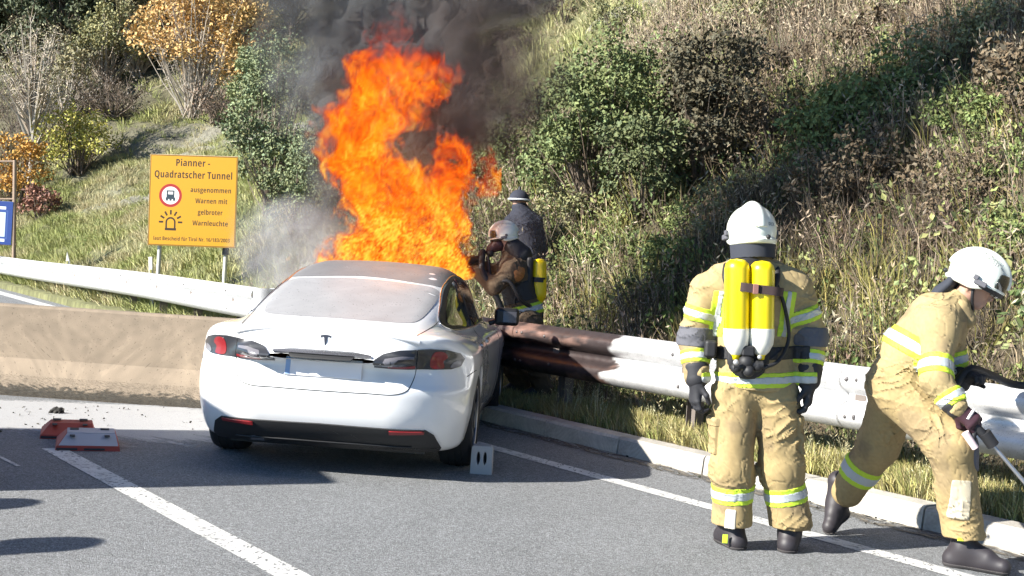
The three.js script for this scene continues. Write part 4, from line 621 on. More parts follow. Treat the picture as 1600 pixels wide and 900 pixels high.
    if (visor) { part('visor', nets((X, Y, Z) => Math.max((Math.hypot(X / 0.147, Y / 0.166, (Z - 0.004) / 0.178) - 1) * 0.145, -0.07 - Y, Y - 0.055 - 0.02 * Math.cos(X * 12), Z + 0.105, -((Math.hypot(X / 0.132, Y / 0.15, Z / 0.16) - 1) * 0.13)), [-0.18, -0.12, -0.21], [0.18, 0.12, 0], 0.007), FM.visor, h); part('visor_rim', nets((X, Y, Z) => Math.max((Math.hypot(X / 0.150, Y / 0.17, (Z - 0.004) / 0.184) - 1) * 0.145, Math.abs(Y + 0.048) - 0.014, Z + 0.03, -((Math.hypot(X / 0.136, Y / 0.155, Z / 0.165) - 1) * 0.13)), [-0.18, -0.12, -0.21], [0.18, 0.12, 0.02], 0.007), FM.black, h); }
    for (const s of [-1, 1]) part('side_mount', flat([box(0.022, 0.032, 0.075, s * 0.142, -0.035, -0.035, 0.008), box(0.02, 0.03, 0.03, s * 0.146, -0.015, 0.0, 0.006)]), FM.pad, h);
    part('rear_knob', new THREE.SphereGeometry(0.013, 12, 8).translate(0.04, -0.055, 0.174), FM.black, h);
    if (guard) part('neck_guard', nets((X, Y, Z) => { const k = -Y - 0.08, r = 0.118 - 0.05 * k, d = Math.hypot(X, (Z - 0.01) * 0.92) - r; return Math.max(Math.abs(d) - 0.008, Y + 0.078, -0.165 - Y, -Z - 0.02); }, [-0.2, -0.21, -0.12], [0.2, -0.06, 0.2], 0.007), guard, h);
    if (word) { const cv = document.createElement('canvas'); cv.width = 512; cv.height = 96; const q = cv.getContext('2d'); q.fillStyle = '#e2e6dc'; q.fillRect(0, 0, 512, 96); q.fillStyle = '#2c2f2c'; q.font = 'bold 84px sans-serif'; q.textAlign = 'center'; q.textBaseline = 'middle'; q.fillText(word, 256, 50); const t = new THREE.CanvasTexture(cv); t.colorSpace = THREE.SRGBColorSpace;
      const p = [], uv = [], ix = [], n = []; for (let i = 0; i <= 16; i++) for (let j = 0; j <= 3; j++) { const a = lerp(-0.02, 0.82, i / 16), Y = lerp(0.005, 0.034, j / 3), r = Math.sqrt(Math.max(0, 1 - (Y / 0.158) ** 2)) * 1.012; p.push(Math.sin(a) * 0.137 * r, Y, Math.cos(a) * 0.166 * r + 0.004); n.push(Math.sin(a), 0.1, Math.cos(a)); uv.push(i / 16, j / 3); if (i && j) { const k = (i - 1) * 4 + j - 1; ix.push(k, k + 4, k + 1, k + 1, k + 4, k + 5); } }
      const g = new THREE.BufferGeometry(); g.setAttribute('position', new THREE.Float32BufferAttribute(p, 3)); g.setAttribute('normal', new THREE.Float32BufferAttribute(n, 3)); g.setAttribute('uv', new THREE.Float32BufferAttribute(uv, 2)); g.setIndex(ix); part('lettering', g, std(0.86, 0.86, 0.86, 0.5, 0, { map: t }), h); }
    return h;
  }
  bottle(a, b, r, { mat = FM.tank, name = 'air_cylinder', white = 0 } = {}) {    // a is the domed top, b the neck
    const L = a.distanceTo(b), pr = [[0.0, 0], [0.018, 0], [0.022, 0.02], [r * 0.6, 0.045], [r * 0.92, 0.085], [r, 0.13], [r, L - r * 0.8], [r * 0.9, L - r * 0.4], [r * 0.6, L - r * 0.1], [0.001, L]].map((q) => new THREE.Vector2(...q));
    const g = new THREE.LatheGeometry(pr, 28), q = new THREE.Quaternion().setFromUnitVectors(V(0, 1, 0), a.clone().sub(b).normalize()); g.applyQuaternion(q); const o = b.clone().sub(this.o); g.translate(o.x, o.y, o.z); const m = part(name, g, mat, this.g);
    if (white) { const w = new THREE.LatheGeometry([[0.02, 0.02], [r * 0.6 + 0.002, 0.043], [r * 0.92 + 0.002, 0.084], [r + 0.002, 0.13], [r + 0.002, white], [r, white + 0.002]].map((e) => new THREE.Vector2(...e)), 28); w.applyQuaternion(q); w.translate(o.x, o.y, o.z); part('white_band', w, FM.tankWhite, m); }
    return m;
  }
}
const mid = (a, b, t = 0.5) => a.clone().lerp(b, t);

// ---- firefighter with twin yellow cylinders, seen from behind
{
  const D = 7.24, P = (x, y, d = 0) => atDepth(x, y, D + d), base = onGround(1186, 859); base.z = -D;
  const F = new Fig('firefighter in tan turnout gear carrying two yellow air cylinders, watching', base), back = V(0, 0, 1), right = V(1, 0, 0);
  const pel = P(1182, 600), chest = P(1177, 470), neck = P(1175, 420), head = P(1174, 362, -0.01), sL = P(1106, 452), sR = P(1244, 452), eL = P(1085, 528, 0.02), eR = P(1267, 528, 0.02), wL = P(1088, 585, -0.04), wR = P(1264, 588, -0.04);
  const hL = P(1149, 625), hR = P(1213, 625), kL = P(1144, 735, -0.02), kR = P(1221, 735, 0.0), aL = P(1144, 826, 0.02), aR = P(1234, 829, 0.03);
  F.cap('coat', chest, mid(chest, pel, 0.96), 0.21, 0.222, 0.1, V(0, 0, 1), 0.68).cap('coat', P(1176, 440), chest, 0.16, 0.2, 0.1, V(0, 0, 1), 0.72).cap('coat', P(1128, 446), P(1224, 446), 0.105, 0.105, 0.09).cap('coat', sL, eL, 0.098, 0.086, 0.05).cap('coat', eL, wL, 0.084, 0.07, 0.04).cap('coat', sR, eR, 0.098, 0.086, 0.05).cap('coat', eR, wR, 0.084, 0.07, 0.04).cap('coat', neck, P(1175, 405), 0.085, 0.085, 0.06);
  F.cap('legs', P(1160, 605), P(1203, 605), 0.155, 0.155, 0.06, V(0, 0, 1), 0.82).cap('legs', hL, kL, 0.138, 0.118, 0.035).cap('legs', kL, P(1144, 812, 0.0), 0.116, 0.118, 0.05).cap('legs', hR, kR, 0.138, 0.118, 0.035).cap('legs', kR, P(1233, 814, 0.02), 0.116, 0.12, 0.05);
  for (const [t, a, b, r, q] of [['body', pel, chest, 0.10, 0.12], ['body', chest, neck, 0.11, 0.07], ['body', neck, head, 0.06, 0.075], ['body', sL, eL, 0.06, 0.05], ['body', eL, wL, 0.05, 0.035], ['body', sR, eR, 0.06, 0.05], ['body', eR, wR, 0.05, 0.035], ['body', hL, kL, 0.09, 0.065], ['body', kL, aL, 0.06, 0.045], ['body', hR, kR, 0.09, 0.065], ['body', kR, aR, 0.06, 0.045], ['body', sL, sR, 0.08, 0.08]]) F.cap(t, a, b, r, q, 0.05);
  F.mesh('body', F.f(['body']), ['body'], 0.018, FM.skin);
  const hem = P(1180, 607).y - base.y, fc0 = F.cloth(['coat'], 0.012), fc = (x, y, z) => Math.max(fc0(x, y, z), hem + 0.008 * n3(x * 5, 1, z * 5) - y), fl0 = F.cloth(['legs'], 0.016), ank = P(1190, 822).y - base.y, fl = (x, y, z) => Math.max(fl0(x, y, z), ank - y);
  F.mesh('coat', fc, ['coat'], 0.0095, FM.coat); F.mesh('trousers', fl, ['legs'], 0.0095, FM.pants);
  // bands
  for (const [s, e, w] of [[sL, eL, wL], [sR, eR, wR]]) { F.band(fc, s, e, 0.36, 0.66, 0.14); F.band(fc, e, w, 0.36, 0.72, 0.12); }
  F.band(fc, P(1181, 560), P(1181, 620), 0.32, 0.72, 0.34); F.band(fl, kL, P(1144, 812), 0.28, 0.62, 0.17); F.band(fl, kR, P(1233, 814, 0.02), 0.28, 0.62, 0.17);
  for (const x of [1122, 1226]) { const a = P(x, 462), w = 0.045; F.mesh('reflective_band', (X, Y, Z) => Math.max(fc(X, Y, Z) - 0.005, -fc(X, Y, Z) - 0.03, Math.abs(X - (a.x - base.x) - 0.05 * (Y - (a.y - base.y))) - w, Math.abs(Y - (P(x, 490).y - base.y)) - 0.13, -Z), ['coat'], 0.009, FM.yellow); F.mesh('silver_stripe', (X, Y, Z) => Math.max(fc(X, Y, Z) - 0.009, -fc(X, Y, Z) - 0.03, Math.abs(X - (a.x - base.x) - 0.05 * (Y - (a.y - base.y))) - w * 0.36, Math.abs(Y - (P(x, 490).y - base.y)) - 0.13, -Z), ['coat'], 0.009, FM.silver); }
  for (const [e, sx] of [[eL, -1], [eR, 1]]) { const c = e.clone().sub(base); F.mesh('elbow_pad', (x, y, z) => Math.max(fc(x, y, z) - 0.006, -fc(x, y, z) - 0.03, Math.hypot(x - c.x, (y - c.y) * 0.9, z - c.z) - 0.125, (Math.abs(y - c.y - 0.01) - 0.055), -(z - c.z) - 0.03 - sx * (x - c.x) * 0.6), ['coat'], 0.009, FM.pad, F.g, undefined, [[c.x - 0.15, c.y - 0.12, c.z - 0.15], [c.x + 0.15, c.y + 0.12, c.z + 0.15]]); }
  for (const [w, e, s] of [[wL, eL, 1], [wR, eR, -1]]) { F.cap('cuff' + s, mid(w, e, 0.18), w.clone().addScaledVector(w.clone().sub(e).normalize(), 0.02), 0.076, 0.066, 0.02); F.mesh('cuff', F.f(['cuff' + s]), ['cuff' + s], 0.009, FM.glove); F.hand('hand' + s, w.clone().addScaledVector(w.clone().sub(e).normalize(), 0.045), V(s * -0.02, -1, 0.0), V(-s * -1, 0, -0.35), s, 0.62, 1.2); }
  // pockets
  for (const [x, sx] of [[1113, -1], [1249, 1]]) { const c = P(x, 680).sub(base); F.mesh('pocket', (X, Y, Z) => Math.max(fl(X, Y, Z) - 0.016, -fl(X, Y, Z) - 0.03, Math.abs(Y - c.y) - 0.10, Math.abs(Z - 0.0) - 0.085, -sx * (X - c.x) - 0.05), ['legs'], 0.009, FM.pants); F.mesh('pocket_flap', (X, Y, Z) => Math.max(fl(X, Y, Z) - 0.023, -fl(X, Y, Z) - 0.03, Math.abs(Y - c.y - 0.085) - 0.026, Math.abs(Z - 0.0) - 0.09, -sx * (X - c.x) - 0.05), ['legs'], 0.009, FM.coat); }
  { const c = P(1136, 805).sub(base); F.mesh('patch', (X, Y, Z) => Math.max(fl(X, Y, Z) - 0.006, -fl(X, Y, Z) - 0.02, Math.abs(X - c.x) - 0.03, Math.abs(Y - c.y) - 0.055, -Z), ['legs'], 0.009, std(0.62, 0.58, 0.5, 0.7), F.g, undefined, [[c.x - 0.06, c.y - 0.08, -0.02], [c.x + 0.06, c.y + 0.08, 0.2]]); }
  const bl = F.boot('bootL', aL.clone().setY(0.115), P(1126, 845, 0.10).setY(0.046)); F.boot('bootR', aR.clone().setY(0.115), P(1238, 845, 0.17).setY(0.046));
  part('yellow_flash', flat([box(0.03, 0.05, 0.006, 0, 0, 0, 0.002)]), FM.yellow, bl).position.copy(P(1133, 842, -0.075).sub(base));
  // hood and helmet
  F.cap('hood', P(1174, 375), P(1175, 408), 0.105, 0.095, 0.03); F.mesh('hood', F.f(['hood']), ['hood'], 0.012, FM.black);
  F.helm(P(1174, 360, -0.01), V(0, 1, 0.0).applyAxisAngle(V(0, 0, 1), 0.065), V(-0.12, -0.1, -1), { word: 'LANDECK', visor: true });
  // breathing apparatus
  const yT = -0.215;
  F.cap('plate', P(1170, 432, -0.15), P(1169, 560, -0.16), 0.11, 0.12, 0.03, V(0, 0, 1), 0.22); F.mesh('backplate', F.f(['plate']), ['plate'], 0.012, FM.black);
  F.bottle(P(1152, 404, yT), P(1150, 562, yT), 0.069, { white: 0.17 }); F.bottle(P(1191, 407, yT), P(1189, 562, yT), 0.069, { white: 0.17 });
  { const y = P(1170, 450).y - base.y, cx = P(1171, 450).x - base.x, g = new THREE.Shape(); const o = (w, h, r) => { const s = new THREE.Shape(); s.absellipse(-w, 0, r, r, Math.PI / 2, Math.PI * 1.5, false); s.absellipse(w, 0, r, r, -Math.PI / 2, Math.PI / 2, false); return s; }; const so = o(0.07, 0, 0.076), si = o(0.07, 0, 0.0705); so.holes.push(si); const e = new THREE.ExtrudeGeometry(so, { depth: 0.048, bevelEnabled: false, curveSegments: 20 }); e.rotateX(-Math.PI / 2); e.rotateZ(0.065 * -1); e.translate(cx, y - 0.024, -yT); part('strap', e, FM.strap, F.g); part('buckle', box(0.03, 0.055, 0.012, cx - 0.02, y, -yT + 0.082, 0.003), std(0.25, 0.12, 0.1, 0.5), F.g); }
  { const gs = [], c = (x, y, r, d = -0.23) => { const q = P(x, y, d).sub(base); return new THREE.SphereGeometry(r, 14, 10).translate(q.x, q.y, q.z); }; gs.push(c(1166, 566, 0.045), c(1150, 575, 0.03), c(1183, 572, 0.034), c(1170, 580, 0.032, -0.26), cyl(P(1146, 572, -0.24).sub(base), P(1192, 570, -0.24).sub(base), 0.022, 0.022, 10), box(0.07, 0.06, 0.07, ...P(1168, 548, -0.23).sub(base).toArray(), 0.012)); part('valve_block', flat(gs), FM.black, F.g); part('valve_knob', flat([c(1150, 566, 0.016, -0.29), c(1187, 558, 0.013, -0.29)]), std(0.5, 0.5, 0.5, 0.4, 0.5), F.g); }
  // harness straps
  for (const x of [1134, 1214]) { part('shoulder_strap', tubeAlong([P(x + (x < 1170 ? 14 : -12), 470, -0.16), P(x, 436, -0.135), P(x, 418, -0.06), P(x, 416, 0.05), P(x, 440, 0.14)].map((q) => q.sub(base)), 0.018, 30, 8), FM.black, F.g); }
  F.band(fc, P(1181, 535), P(1181, 575), 0.12, 0.62, 0.3, FM.black, false, 0.011);
  part('air_hose', tubeAlong([P(1190, 575, -0.23), P(1215, 565, -0.2), P(1232, 530, -0.13), P(1226, 480, -0.15), P(1212, 440, -0.14), P(1205, 420, -0.08)].map((q) => q.sub(base)), 0.011, 40, 7), FM.black, F.g);
  { const c = P(1110, 545, -0.09).sub(base); part('pouch', box(0.07, 0.10, 0.06, c.x, c.y, c.z, 0.02), FM.black, F.g); }
}

// ---- firefighter striding to the right, bent forward over a hose lance
{
  const P = (x, y, d) => atDepth(x, y, d), base = onGround(1440, 868); const F = new Fig('stooping tan clad firefighter in white helmet hauling a black hose', base);
  const fw = V(0.86, 0, 0.5).normalize(), sideN = V(-0.5, 0, 0.86).normalize();     // facing right, his right flank to the camera
  const pel = P(1405, 600, 7.42), belly = P(1428, 555, 7.4), chest = P(1462, 505, 7.38), neck = P(1494, 475, 7.38), head = P(1524, 446, 7.38);
  const sR = P(1466, 512, 7.2), eR = P(1462, 592, 7.06), wR = P(1494, 637, 6.98), sL = P(1480, 505, 7.58), eL = P(1488, 575, 7.6), wL = P(1500, 597, 7.45);
  const hR = P(1415, 620, 7.3), kR = P(1486, 697, 7.08), aR = P(1506, 838, 7.1), hL = P(1398, 622, 7.52), kL = P(1372, 695, 7.66), aL = P(1316, 778, 7.84);
  F.cap('coat', pel, belly, 0.165, 0.165, 0.08, sideN, 1.12).cap('coat', belly, chest, 0.165, 0.175, 0.09, sideN, 1.15).cap('coat', chest, neck, 0.15, 0.085, 0.07).cap('coat', sR, eR, 0.098, 0.086, 0.05).cap('coat', eR, wR, 0.083, 0.066, 0.04).cap('coat', sL, eL, 0.095, 0.083, 0.05).cap('coat', eL, wL, 0.078, 0.062, 0.04).cap('coat', sR, sL, 0.115, 0.11, 0.07);
  F.cap('legs', P(1402, 598, 7.36), P(1398, 600, 7.5), 0.168, 0.168, 0.06).cap('legs', hR, kR, 0.150, 0.122, 0.05)  .cap('legs', kR, P(1508, 862, 7.09), 0.12, 0.112, 0.05).cap('legs', hL, kL, 0.148, 0.120, 0.05).cap('legs', kL, P(1324, 768, 7.82), 0.118, 0.10, 0.05).cap('legs', pel, belly, 0.16, 0.15, 0.06);
  for (const [a, b, r, q] of [[pel, belly, 0.13, 0.12], [belly, chest, 0.12, 0.13], [chest, neck, 0.11, 0.062], [neck, head, 0.058, 0.07], [sR, eR, 0.055, 0.048], [eR, wR, 0.045, 0.033], [sL, eL, 0.055, 0.048], [eL, wL, 0.045, 0.033], [hR, kR, 0.085, 0.065], [kR, aR, 0.06, 0.045], [hL, kL, 0.085, 0.065], [kL, aL, 0.06, 0.045]]) F.cap('body', a, b, r, q, 0.05);
  // head: skull, jaw, nose, brow
  const hf = V(0.84, -0.42, 0.36).normalize(), hu = V(0.40, 0.9, 0.12).normalize(), H = (f, u, s = 0) => head.clone().addScaledVector(hf, f).addScaledVector(hu, u).addScaledVector(sideN, s);
  const hd = 'body'; F.cap(hd, H(-0.02, 0.04), H(0.025, 0.03), 0.088, 0.082, 0.03).cap(hd, H(0.02, -0.03), H(0.055, -0.085), 0.07, 0.042, 0.03).cap(hd, H(0.095, 0.005), H(0.115, -0.03), 0.011, 0.016, 0.015).cap(hd, H(0.085, -0.062), H(0.088, -0.064), 0.016, 0.016, 0.015).cap(hd, H(0.07, 0.025, 0.035), H(0.07, 0.025, -0.035), 0.022, 0.022, 0.02).cap(hd, H(-0.01, 0.0, 0.082), H(-0.015, -0.035, 0.08), 0.016, 0.012, 0.01);
  const body = F.mesh('body', F.f(['body']), ['body'], 0.0125, FM.skin);
  for (const s of [-1, 1]) part('eye', new THREE.SphereGeometry(0.012, 10, 8), std(0.05, 0.04, 0.035, 0.3), body).position.copy(H(0.083, 0.004, s * 0.032).sub(base));
  const hp = P(1420, 612, 7.4).sub(base), hn = V(-0.42, -0.9, 0).normalize(), fc0 = F.cloth(['coat'], 0.013), fc = (x, y, z) => Math.max(fc0(x, y, z), (x - hp.x) * hn.x + (y - hp.y) * hn.y - 0.02 + 9 * Math.max(0, (x - hp.x) - 0.13)*0), fl0 = F.cloth(['legs'], 0.013), cutY = P(1508, 840, 7.08).y - base.y, cutX = P(1455, 840, 7.08).x - base.x, fl = (x, y, z) => (x > cutX ? Math.max(fl0(x, y, z), cutY + 0.006 * n3(x * 8, 2, z * 8) - y) : fl0(x, y, z));
  F.mesh('coat', fc, ['coat'], 0.0095, FM.coat); F.mesh('trousers', fl, ['legs'], 0.0095, FM.pants);
  F.band(fc, sR, eR, 0.60, 0.98, 0.14); F.band(fc, eR, wR, 0.5, 0.95, 0.12); F.band(fc, pel, chest, 0.42, 0.72, 0.27); F.band(fc, sL, eL, 0.6, 0.95, 0.12); F.band(fl, kL, P(1324, 768, 7.82), 0.40, 0.72, 0.16);
  { const c = P(1497, 775, 7.1).sub(base); F.mesh('patch', (X, Y, Z) => Math.max(fl(X, Y, Z) - 0.006, -fl(X, Y, Z) - 0.02, Math.abs(X - c.x + 0.03) - 0.055, Math.abs(Y - c.y) - 0.11, c.z - Z), ['legs'], 0.0105, std(0.46, 0.40, 0.29, 0.8), F.g, undefined, [[c.x - 0.15, c.y - 0.15, c.z - 0.1], [c.x + 0.1, c.y + 0.15, c.z + 0.2]]); }
  { const c = P(1507, 700, 7.08).sub(base); F.mesh('knee_pad', (X, Y, Z) => Math.max(fl(X, Y, Z) - 0.012, -fl(X, Y, Z) - 0.03, Math.hypot(X - c.x - 0.05, (Y - c.y) * 0.75, Z - c.z) - 0.1), ['legs'], 0.0105, FM.pad, F.g, undefined, [[c.x - 0.12, c.y - 0.17, c.z - 0.15], [c.x + 0.18, c.y + 0.17, c.z + 0.15]]); }
  const toeR = P(1568, 868, 6.98); toeR.y = 0.046; const aRg = aR.clone(); aRg.y = 0.12; const bR = F.boot('bootR', aRg, toeR);
  part('yellow_tab', box(0.05, 0.018, 0.01, 0, 0, 0, 0.003), FM.yellow, bR).position.copy(P(1503, 843, 6.99).sub(base));
  const toeL = P(1296, 822, 7.80); toeL.y = 0.048; const an = P(1308, 782, 7.86); an.y = Math.max(0.2, an.y); F.boot('bootL', an, toeL, 0.12);
  const hm = F.helm(H(-0.01, 0.055), hu, hf, { guard: null });
  { const gcap = [H(-0.12, -0.05, 0.04), H(-0.15, -0.13, 0.03)]; F.cap('guard', gcap[0], gcap[1], 0.062, 0.078, 0.03, hf, 0.5).cap('guard', H(-0.1, -0.05, -0.04), H(-0.14, -0.13, -0.03), 0.06, 0.075, 0.03, hf, 0.5); F.mesh('neck_guard', F.f(['guard']), ['guard'], 0.01, FM.dark); }
  part('chin_strap', tubeAlong([H(0.0, 0.02, 0.09), H(0.03, -0.06, 0.085), H(0.06, -0.125, 0.03), H(0.05, -0.125, -0.03), H(0.0, 0.0, -0.09)].map((q) => q.sub(base)), 0.009, 24, 6), FM.black, F.g);
  F.cap('collar', P(1500, 482, 7.3), P(1512, 500, 7.3), 0.055, 0.05, 0.03); F.mesh('collar', F.cloth(['collar'], 0.006), ['collar'], 0.01, FM.coat);
  // hands close on the lance and the hose
  const gr = P(1516, 655, 6.95), gl = P(1506, 592, 7.42);
  F.hand('handR', wR.clone().lerp(gr, 0.15), gr.clone().sub(wR), V(0.5, -0.45, -0.75), -1, 1.15, 1.15, FM.wine); F.hand('handL', wL.clone(), P(1524, 586, 7.38).sub(wL).normalize(), V(0.2, -1, 0.2), 1, 1.15, 1.15);
  F.cap('cuffR', mid(wR, eR, 0.12), wR, 0.07, 0.06, 0.02); F.mesh('cuff', F.f(['cuffR']), ['cuffR'], 0.009, FM.glove); F.cap('cuffL', mid(wL, eL, 0.25), wL, 0.072, 0.062, 0.02); F.mesh('cuff', F.f(['cuffL']), ['cuffL'], 0.009, FM.glove);
}
// black hose and the branch pipe with its lance
{
  const P = (x, y, d) => atDepth(x, y, d);
  const h = thing('fire_hose', 'black fire hose held at the stooping firefighter\'s hip, draped over guardrail', 'hose', P(1506, 592, 7.42)), o = h.position;
  part('hose', tubeAlong([P(1470, 640, 7.25), P(1490, 606, 7.36), P(1512, 578, 7.4), P(1548, 586, 7.6), P(1592, 602, 7.95), road(4.25, 7.44, 0.985), road(3.7, 7.75, 0.62), road(3.1, 7.9, 0.24), road(1.8, 8.0, 0.22), road(-0.5, 8.1, 0.24), road(-3, 8.0, 0.24)].map((q) => q.sub(o)), 0.024, 120, 12), FM.hose, h);
  const l = thing('spray_lance', 'slim silver spray lance with dark grip in firefighter\'s gloved hand', 'lance', P(1520, 660, 6.96)), q = l.position, S = (x, y, d) => P(x, y, d).sub(q);
  part('pipe', flat([cyl(S(1545, 688, 6.95), S(1640, 800, 6.9), 0.012, 0.010, 10)]), FM.metal, l);
  part('grip', flat([cyl(S(1500, 640, 6.97), S(1548, 692, 6.95), 0.024, 0.026, 12), cyl(S(1524, 668, 6.96), S(1518, 694, 6.95), 0.018, 0.014, 10), cyl(S(1538, 676, 6.95), S(1552, 696, 6.95), 0.034, 0.034, 14)]), FM.black, l);
  part('coupling', flat([cyl(S(1508, 676, 6.945), S(1524, 700, 6.945), 0.022, 0.020, 12)]), std(0.7, 0.55, 0.55, 0.4), l);
  part('valve_lever', flat([cyl(S(1512, 655, 6.93), S(1522, 640, 6.93), 0.009, 0.009, 8)]), std(0.7, 0.68, 0.7, 0.4, 0.4), l);
}

// ---- firefighter behind the rail, aiming a nozzle into the car
{
  const D = 13.0, P = (x, y, d = 0) => atDepth(x, y, D + d), base = P(822, 560); base.y = bankH(uOf(base), wOf(base)); const F = new Fig('masked firefighter behind guardrail aiming hose nozzle into burning car', base);
  const pel = P(822, 490), chest = P(806, 425), neck = P(797, 395, -0.02), head = P(786, 372, -0.03), sR = P(800, 422, -0.2), eR = P(772, 448, -0.28), wR = P(745, 425, -0.22), sL = P(798, 418, 0.2), eL = P(768, 425, 0.22), wL = P(738, 408, 0.08);
  const hL = P(824, 505, 0.1), hR = P(824, 505, -0.1), kL = P(802, 570, 0.12), kR = P(838, 575, -0.12), aL = P(812, 640, 0.15), aR = P(846, 640, -0.1); aL.y = base.y + 0.12; aR.y = base.y + 0.12;
  F.cap('coat', pel, chest, 0.18, 0.19, 0.1).cap('coat', chest, neck, 0.16, 0.09, 0.07).cap('coat', sR, eR, 0.10, 0.085, 0.05).cap('coat', eR, wR, 0.082, 0.065, 0.04).cap('coat', sL, eL, 0.1, 0.085, 0.05).cap('coat', eL, wL, 0.08, 0.065, 0.04).cap('coat', sR, sL, 0.11, 0.11, 0.07);
  F.cap('legs', hL, hR, 0.15, 0.15, 0.05).cap('legs', hL, kL, 0.13, 0.11, 0.05).cap('legs', kL, aL, 0.11, 0.10, 0.05).cap('legs', hR, kR, 0.13, 0.11, 0.05).cap('legs', kR, aR, 0.11, 0.10, 0.05);
  for (const [a, b, r, q] of [[pel, chest, 0.13, 0.13], [chest, neck, 0.11, 0.06], [neck, head, 0.06, 0.085], [sR, eR, 0.05, 0.045], [eR, wR, 0.045, 0.03], [sL, eL, 0.05, 0.045], [eL, wL, 0.045, 0.03], [hL, kL, 0.08, 0.06], [kL, aL, 0.06, 0.045], [hR, kR, 0.08, 0.06], [kR, aR, 0.06, 0.045]]) F.cap('body', a, b, r, q, 0.05);
  F.mesh('body', F.f(['body']), ['body'], 0.02, FM.skin);
  const fc = F.cloth(['coat'], 0.014), fl = F.cloth(['legs'], 0.015); F.mesh('coat', fc, ['coat'], 0.014, FM.sooty); F.mesh('trousers', fl, ['legs'], 0.015, FM.sooty);
  F.band(fc, pel, chest, -0.05, 0.22, 0.26); F.band(fc, pel, chest, 0.30, 0.75, 0.26, FM.black, false, 0.008);
  { const c = P(805, 425, -0.22).sub(base); F.mesh('shoulder_patch', (X, Y, Z) => Math.max(fc(X, Y, Z) - 0.006, -fc(X, Y, Z) - 0.03, Math.hypot(X - c.x, Y - c.y, Z - c.z) - 0.1), ['coat'], 0.012, FM.rust, F.g, undefined, [[c.x - 0.14, c.y - 0.14, c.z - 0.14], [c.x + 0.14, c.y + 0.14, c.z + 0.14]]); }
  F.boot('bootL', aL, aL.clone().add(V(-0.17, -0.07, 0.02))); F.boot('bootR', aR, aR.clone().add(V(-0.17, -0.07, 0.02)));
  const hf = V(-0.95, -0.25, 0.2).normalize(); F.helm(P(787, 366, -0.03), V(-0.12, 1, 0), hf, { guard: null }).scale.setScalar(0.86); F.cap('guard', P(800, 385, -0.03), P(812, 400, -0.03), 0.10, 0.13, 0.04); F.mesh('neck_guard', F.f(['guard']), ['guard'], 0.014, FM.black);
  { const m = P(768, 388, -0.06); F.cap('mask', m, P(778, 382, -0.05), 0.05, 0.075, 0.04).cap('mask', m, P(762, 394, -0.06), 0.03, 0.026, 0.02); F.mesh('breathing_mask', F.f(['mask']), ['mask'], 0.01, FM.maskM); part('mask_filter', new THREE.SphereGeometry(0.038, 14, 10), FM.black, F.g).position.copy(P(766, 396, -0.08).sub(base)); }
  F.hand('handR', wR, V(-1, 0.2, 0.1), V(0, -1, 0.3), 1, 1.0, 1.2); F.hand('handL', wL, V(-1, 0.25, 0.1), V(0, -1, -0.3), -1, 1.0, 1.2);
  F.bottle(P(842, 404, -0.05), P(842, 478, -0.05), 0.078, { mat: FM.amber }); { const c = P(841, 437, -0.05).sub(base); part('strap', new THREE.CylinderGeometry(0.083, 0.083, 0.05, 20, 1, true).translate(c.x, c.y, c.z), FM.black, F.g); const v = P(841, 484, -0.05).sub(base); part('valve_block', flat([new THREE.SphereGeometry(0.05, 12, 8).translate(v.x, v.y, v.z), box(0.09, 0.05, 0.06, v.x + 0.01, v.y - 0.05, v.z, 0.01)]), FM.black, F.g); part('backplate', box(0.07, 0.5, 0.28, ...P(826, 440, -0.02).sub(base).toArray(), 0.03), FM.black, F.g); }
  part('air_hose', tubeAlong([P(762, 402, -0.12), P(770, 440, -0.3), P(795, 440, -0.32), P(815, 470, -0.28), P(836, 482, -0.1)].map((q) => q.sub(base)), 0.02, 30, 8), FM.black, F.g);
  const n = thing('hose_nozzle', 'black hose nozzle pointed at the flames', 'nozzle', P(738, 412, -0.08)), o = n.position, S = (x, y, d = 0) => P(x, y, d).sub(o);
  part('barrel', flat([cyl(S(718, 414, -0.08), S(748, 404, -0.08), 0.045, 0.035, 14), cyl(S(748, 404, -0.08), S(754, 392, -0.08), 0.026, 0.026, 12)]), FM.black, n); part('supply_hose', tubeAlong([S(754, 392, -0.08), S(754, 425, -0.28), S(770, 452, -0.3), S(800, 520, -0.2), S(836, 600, 0.1)], 0.032, 40, 9), FM.hose, n);
}
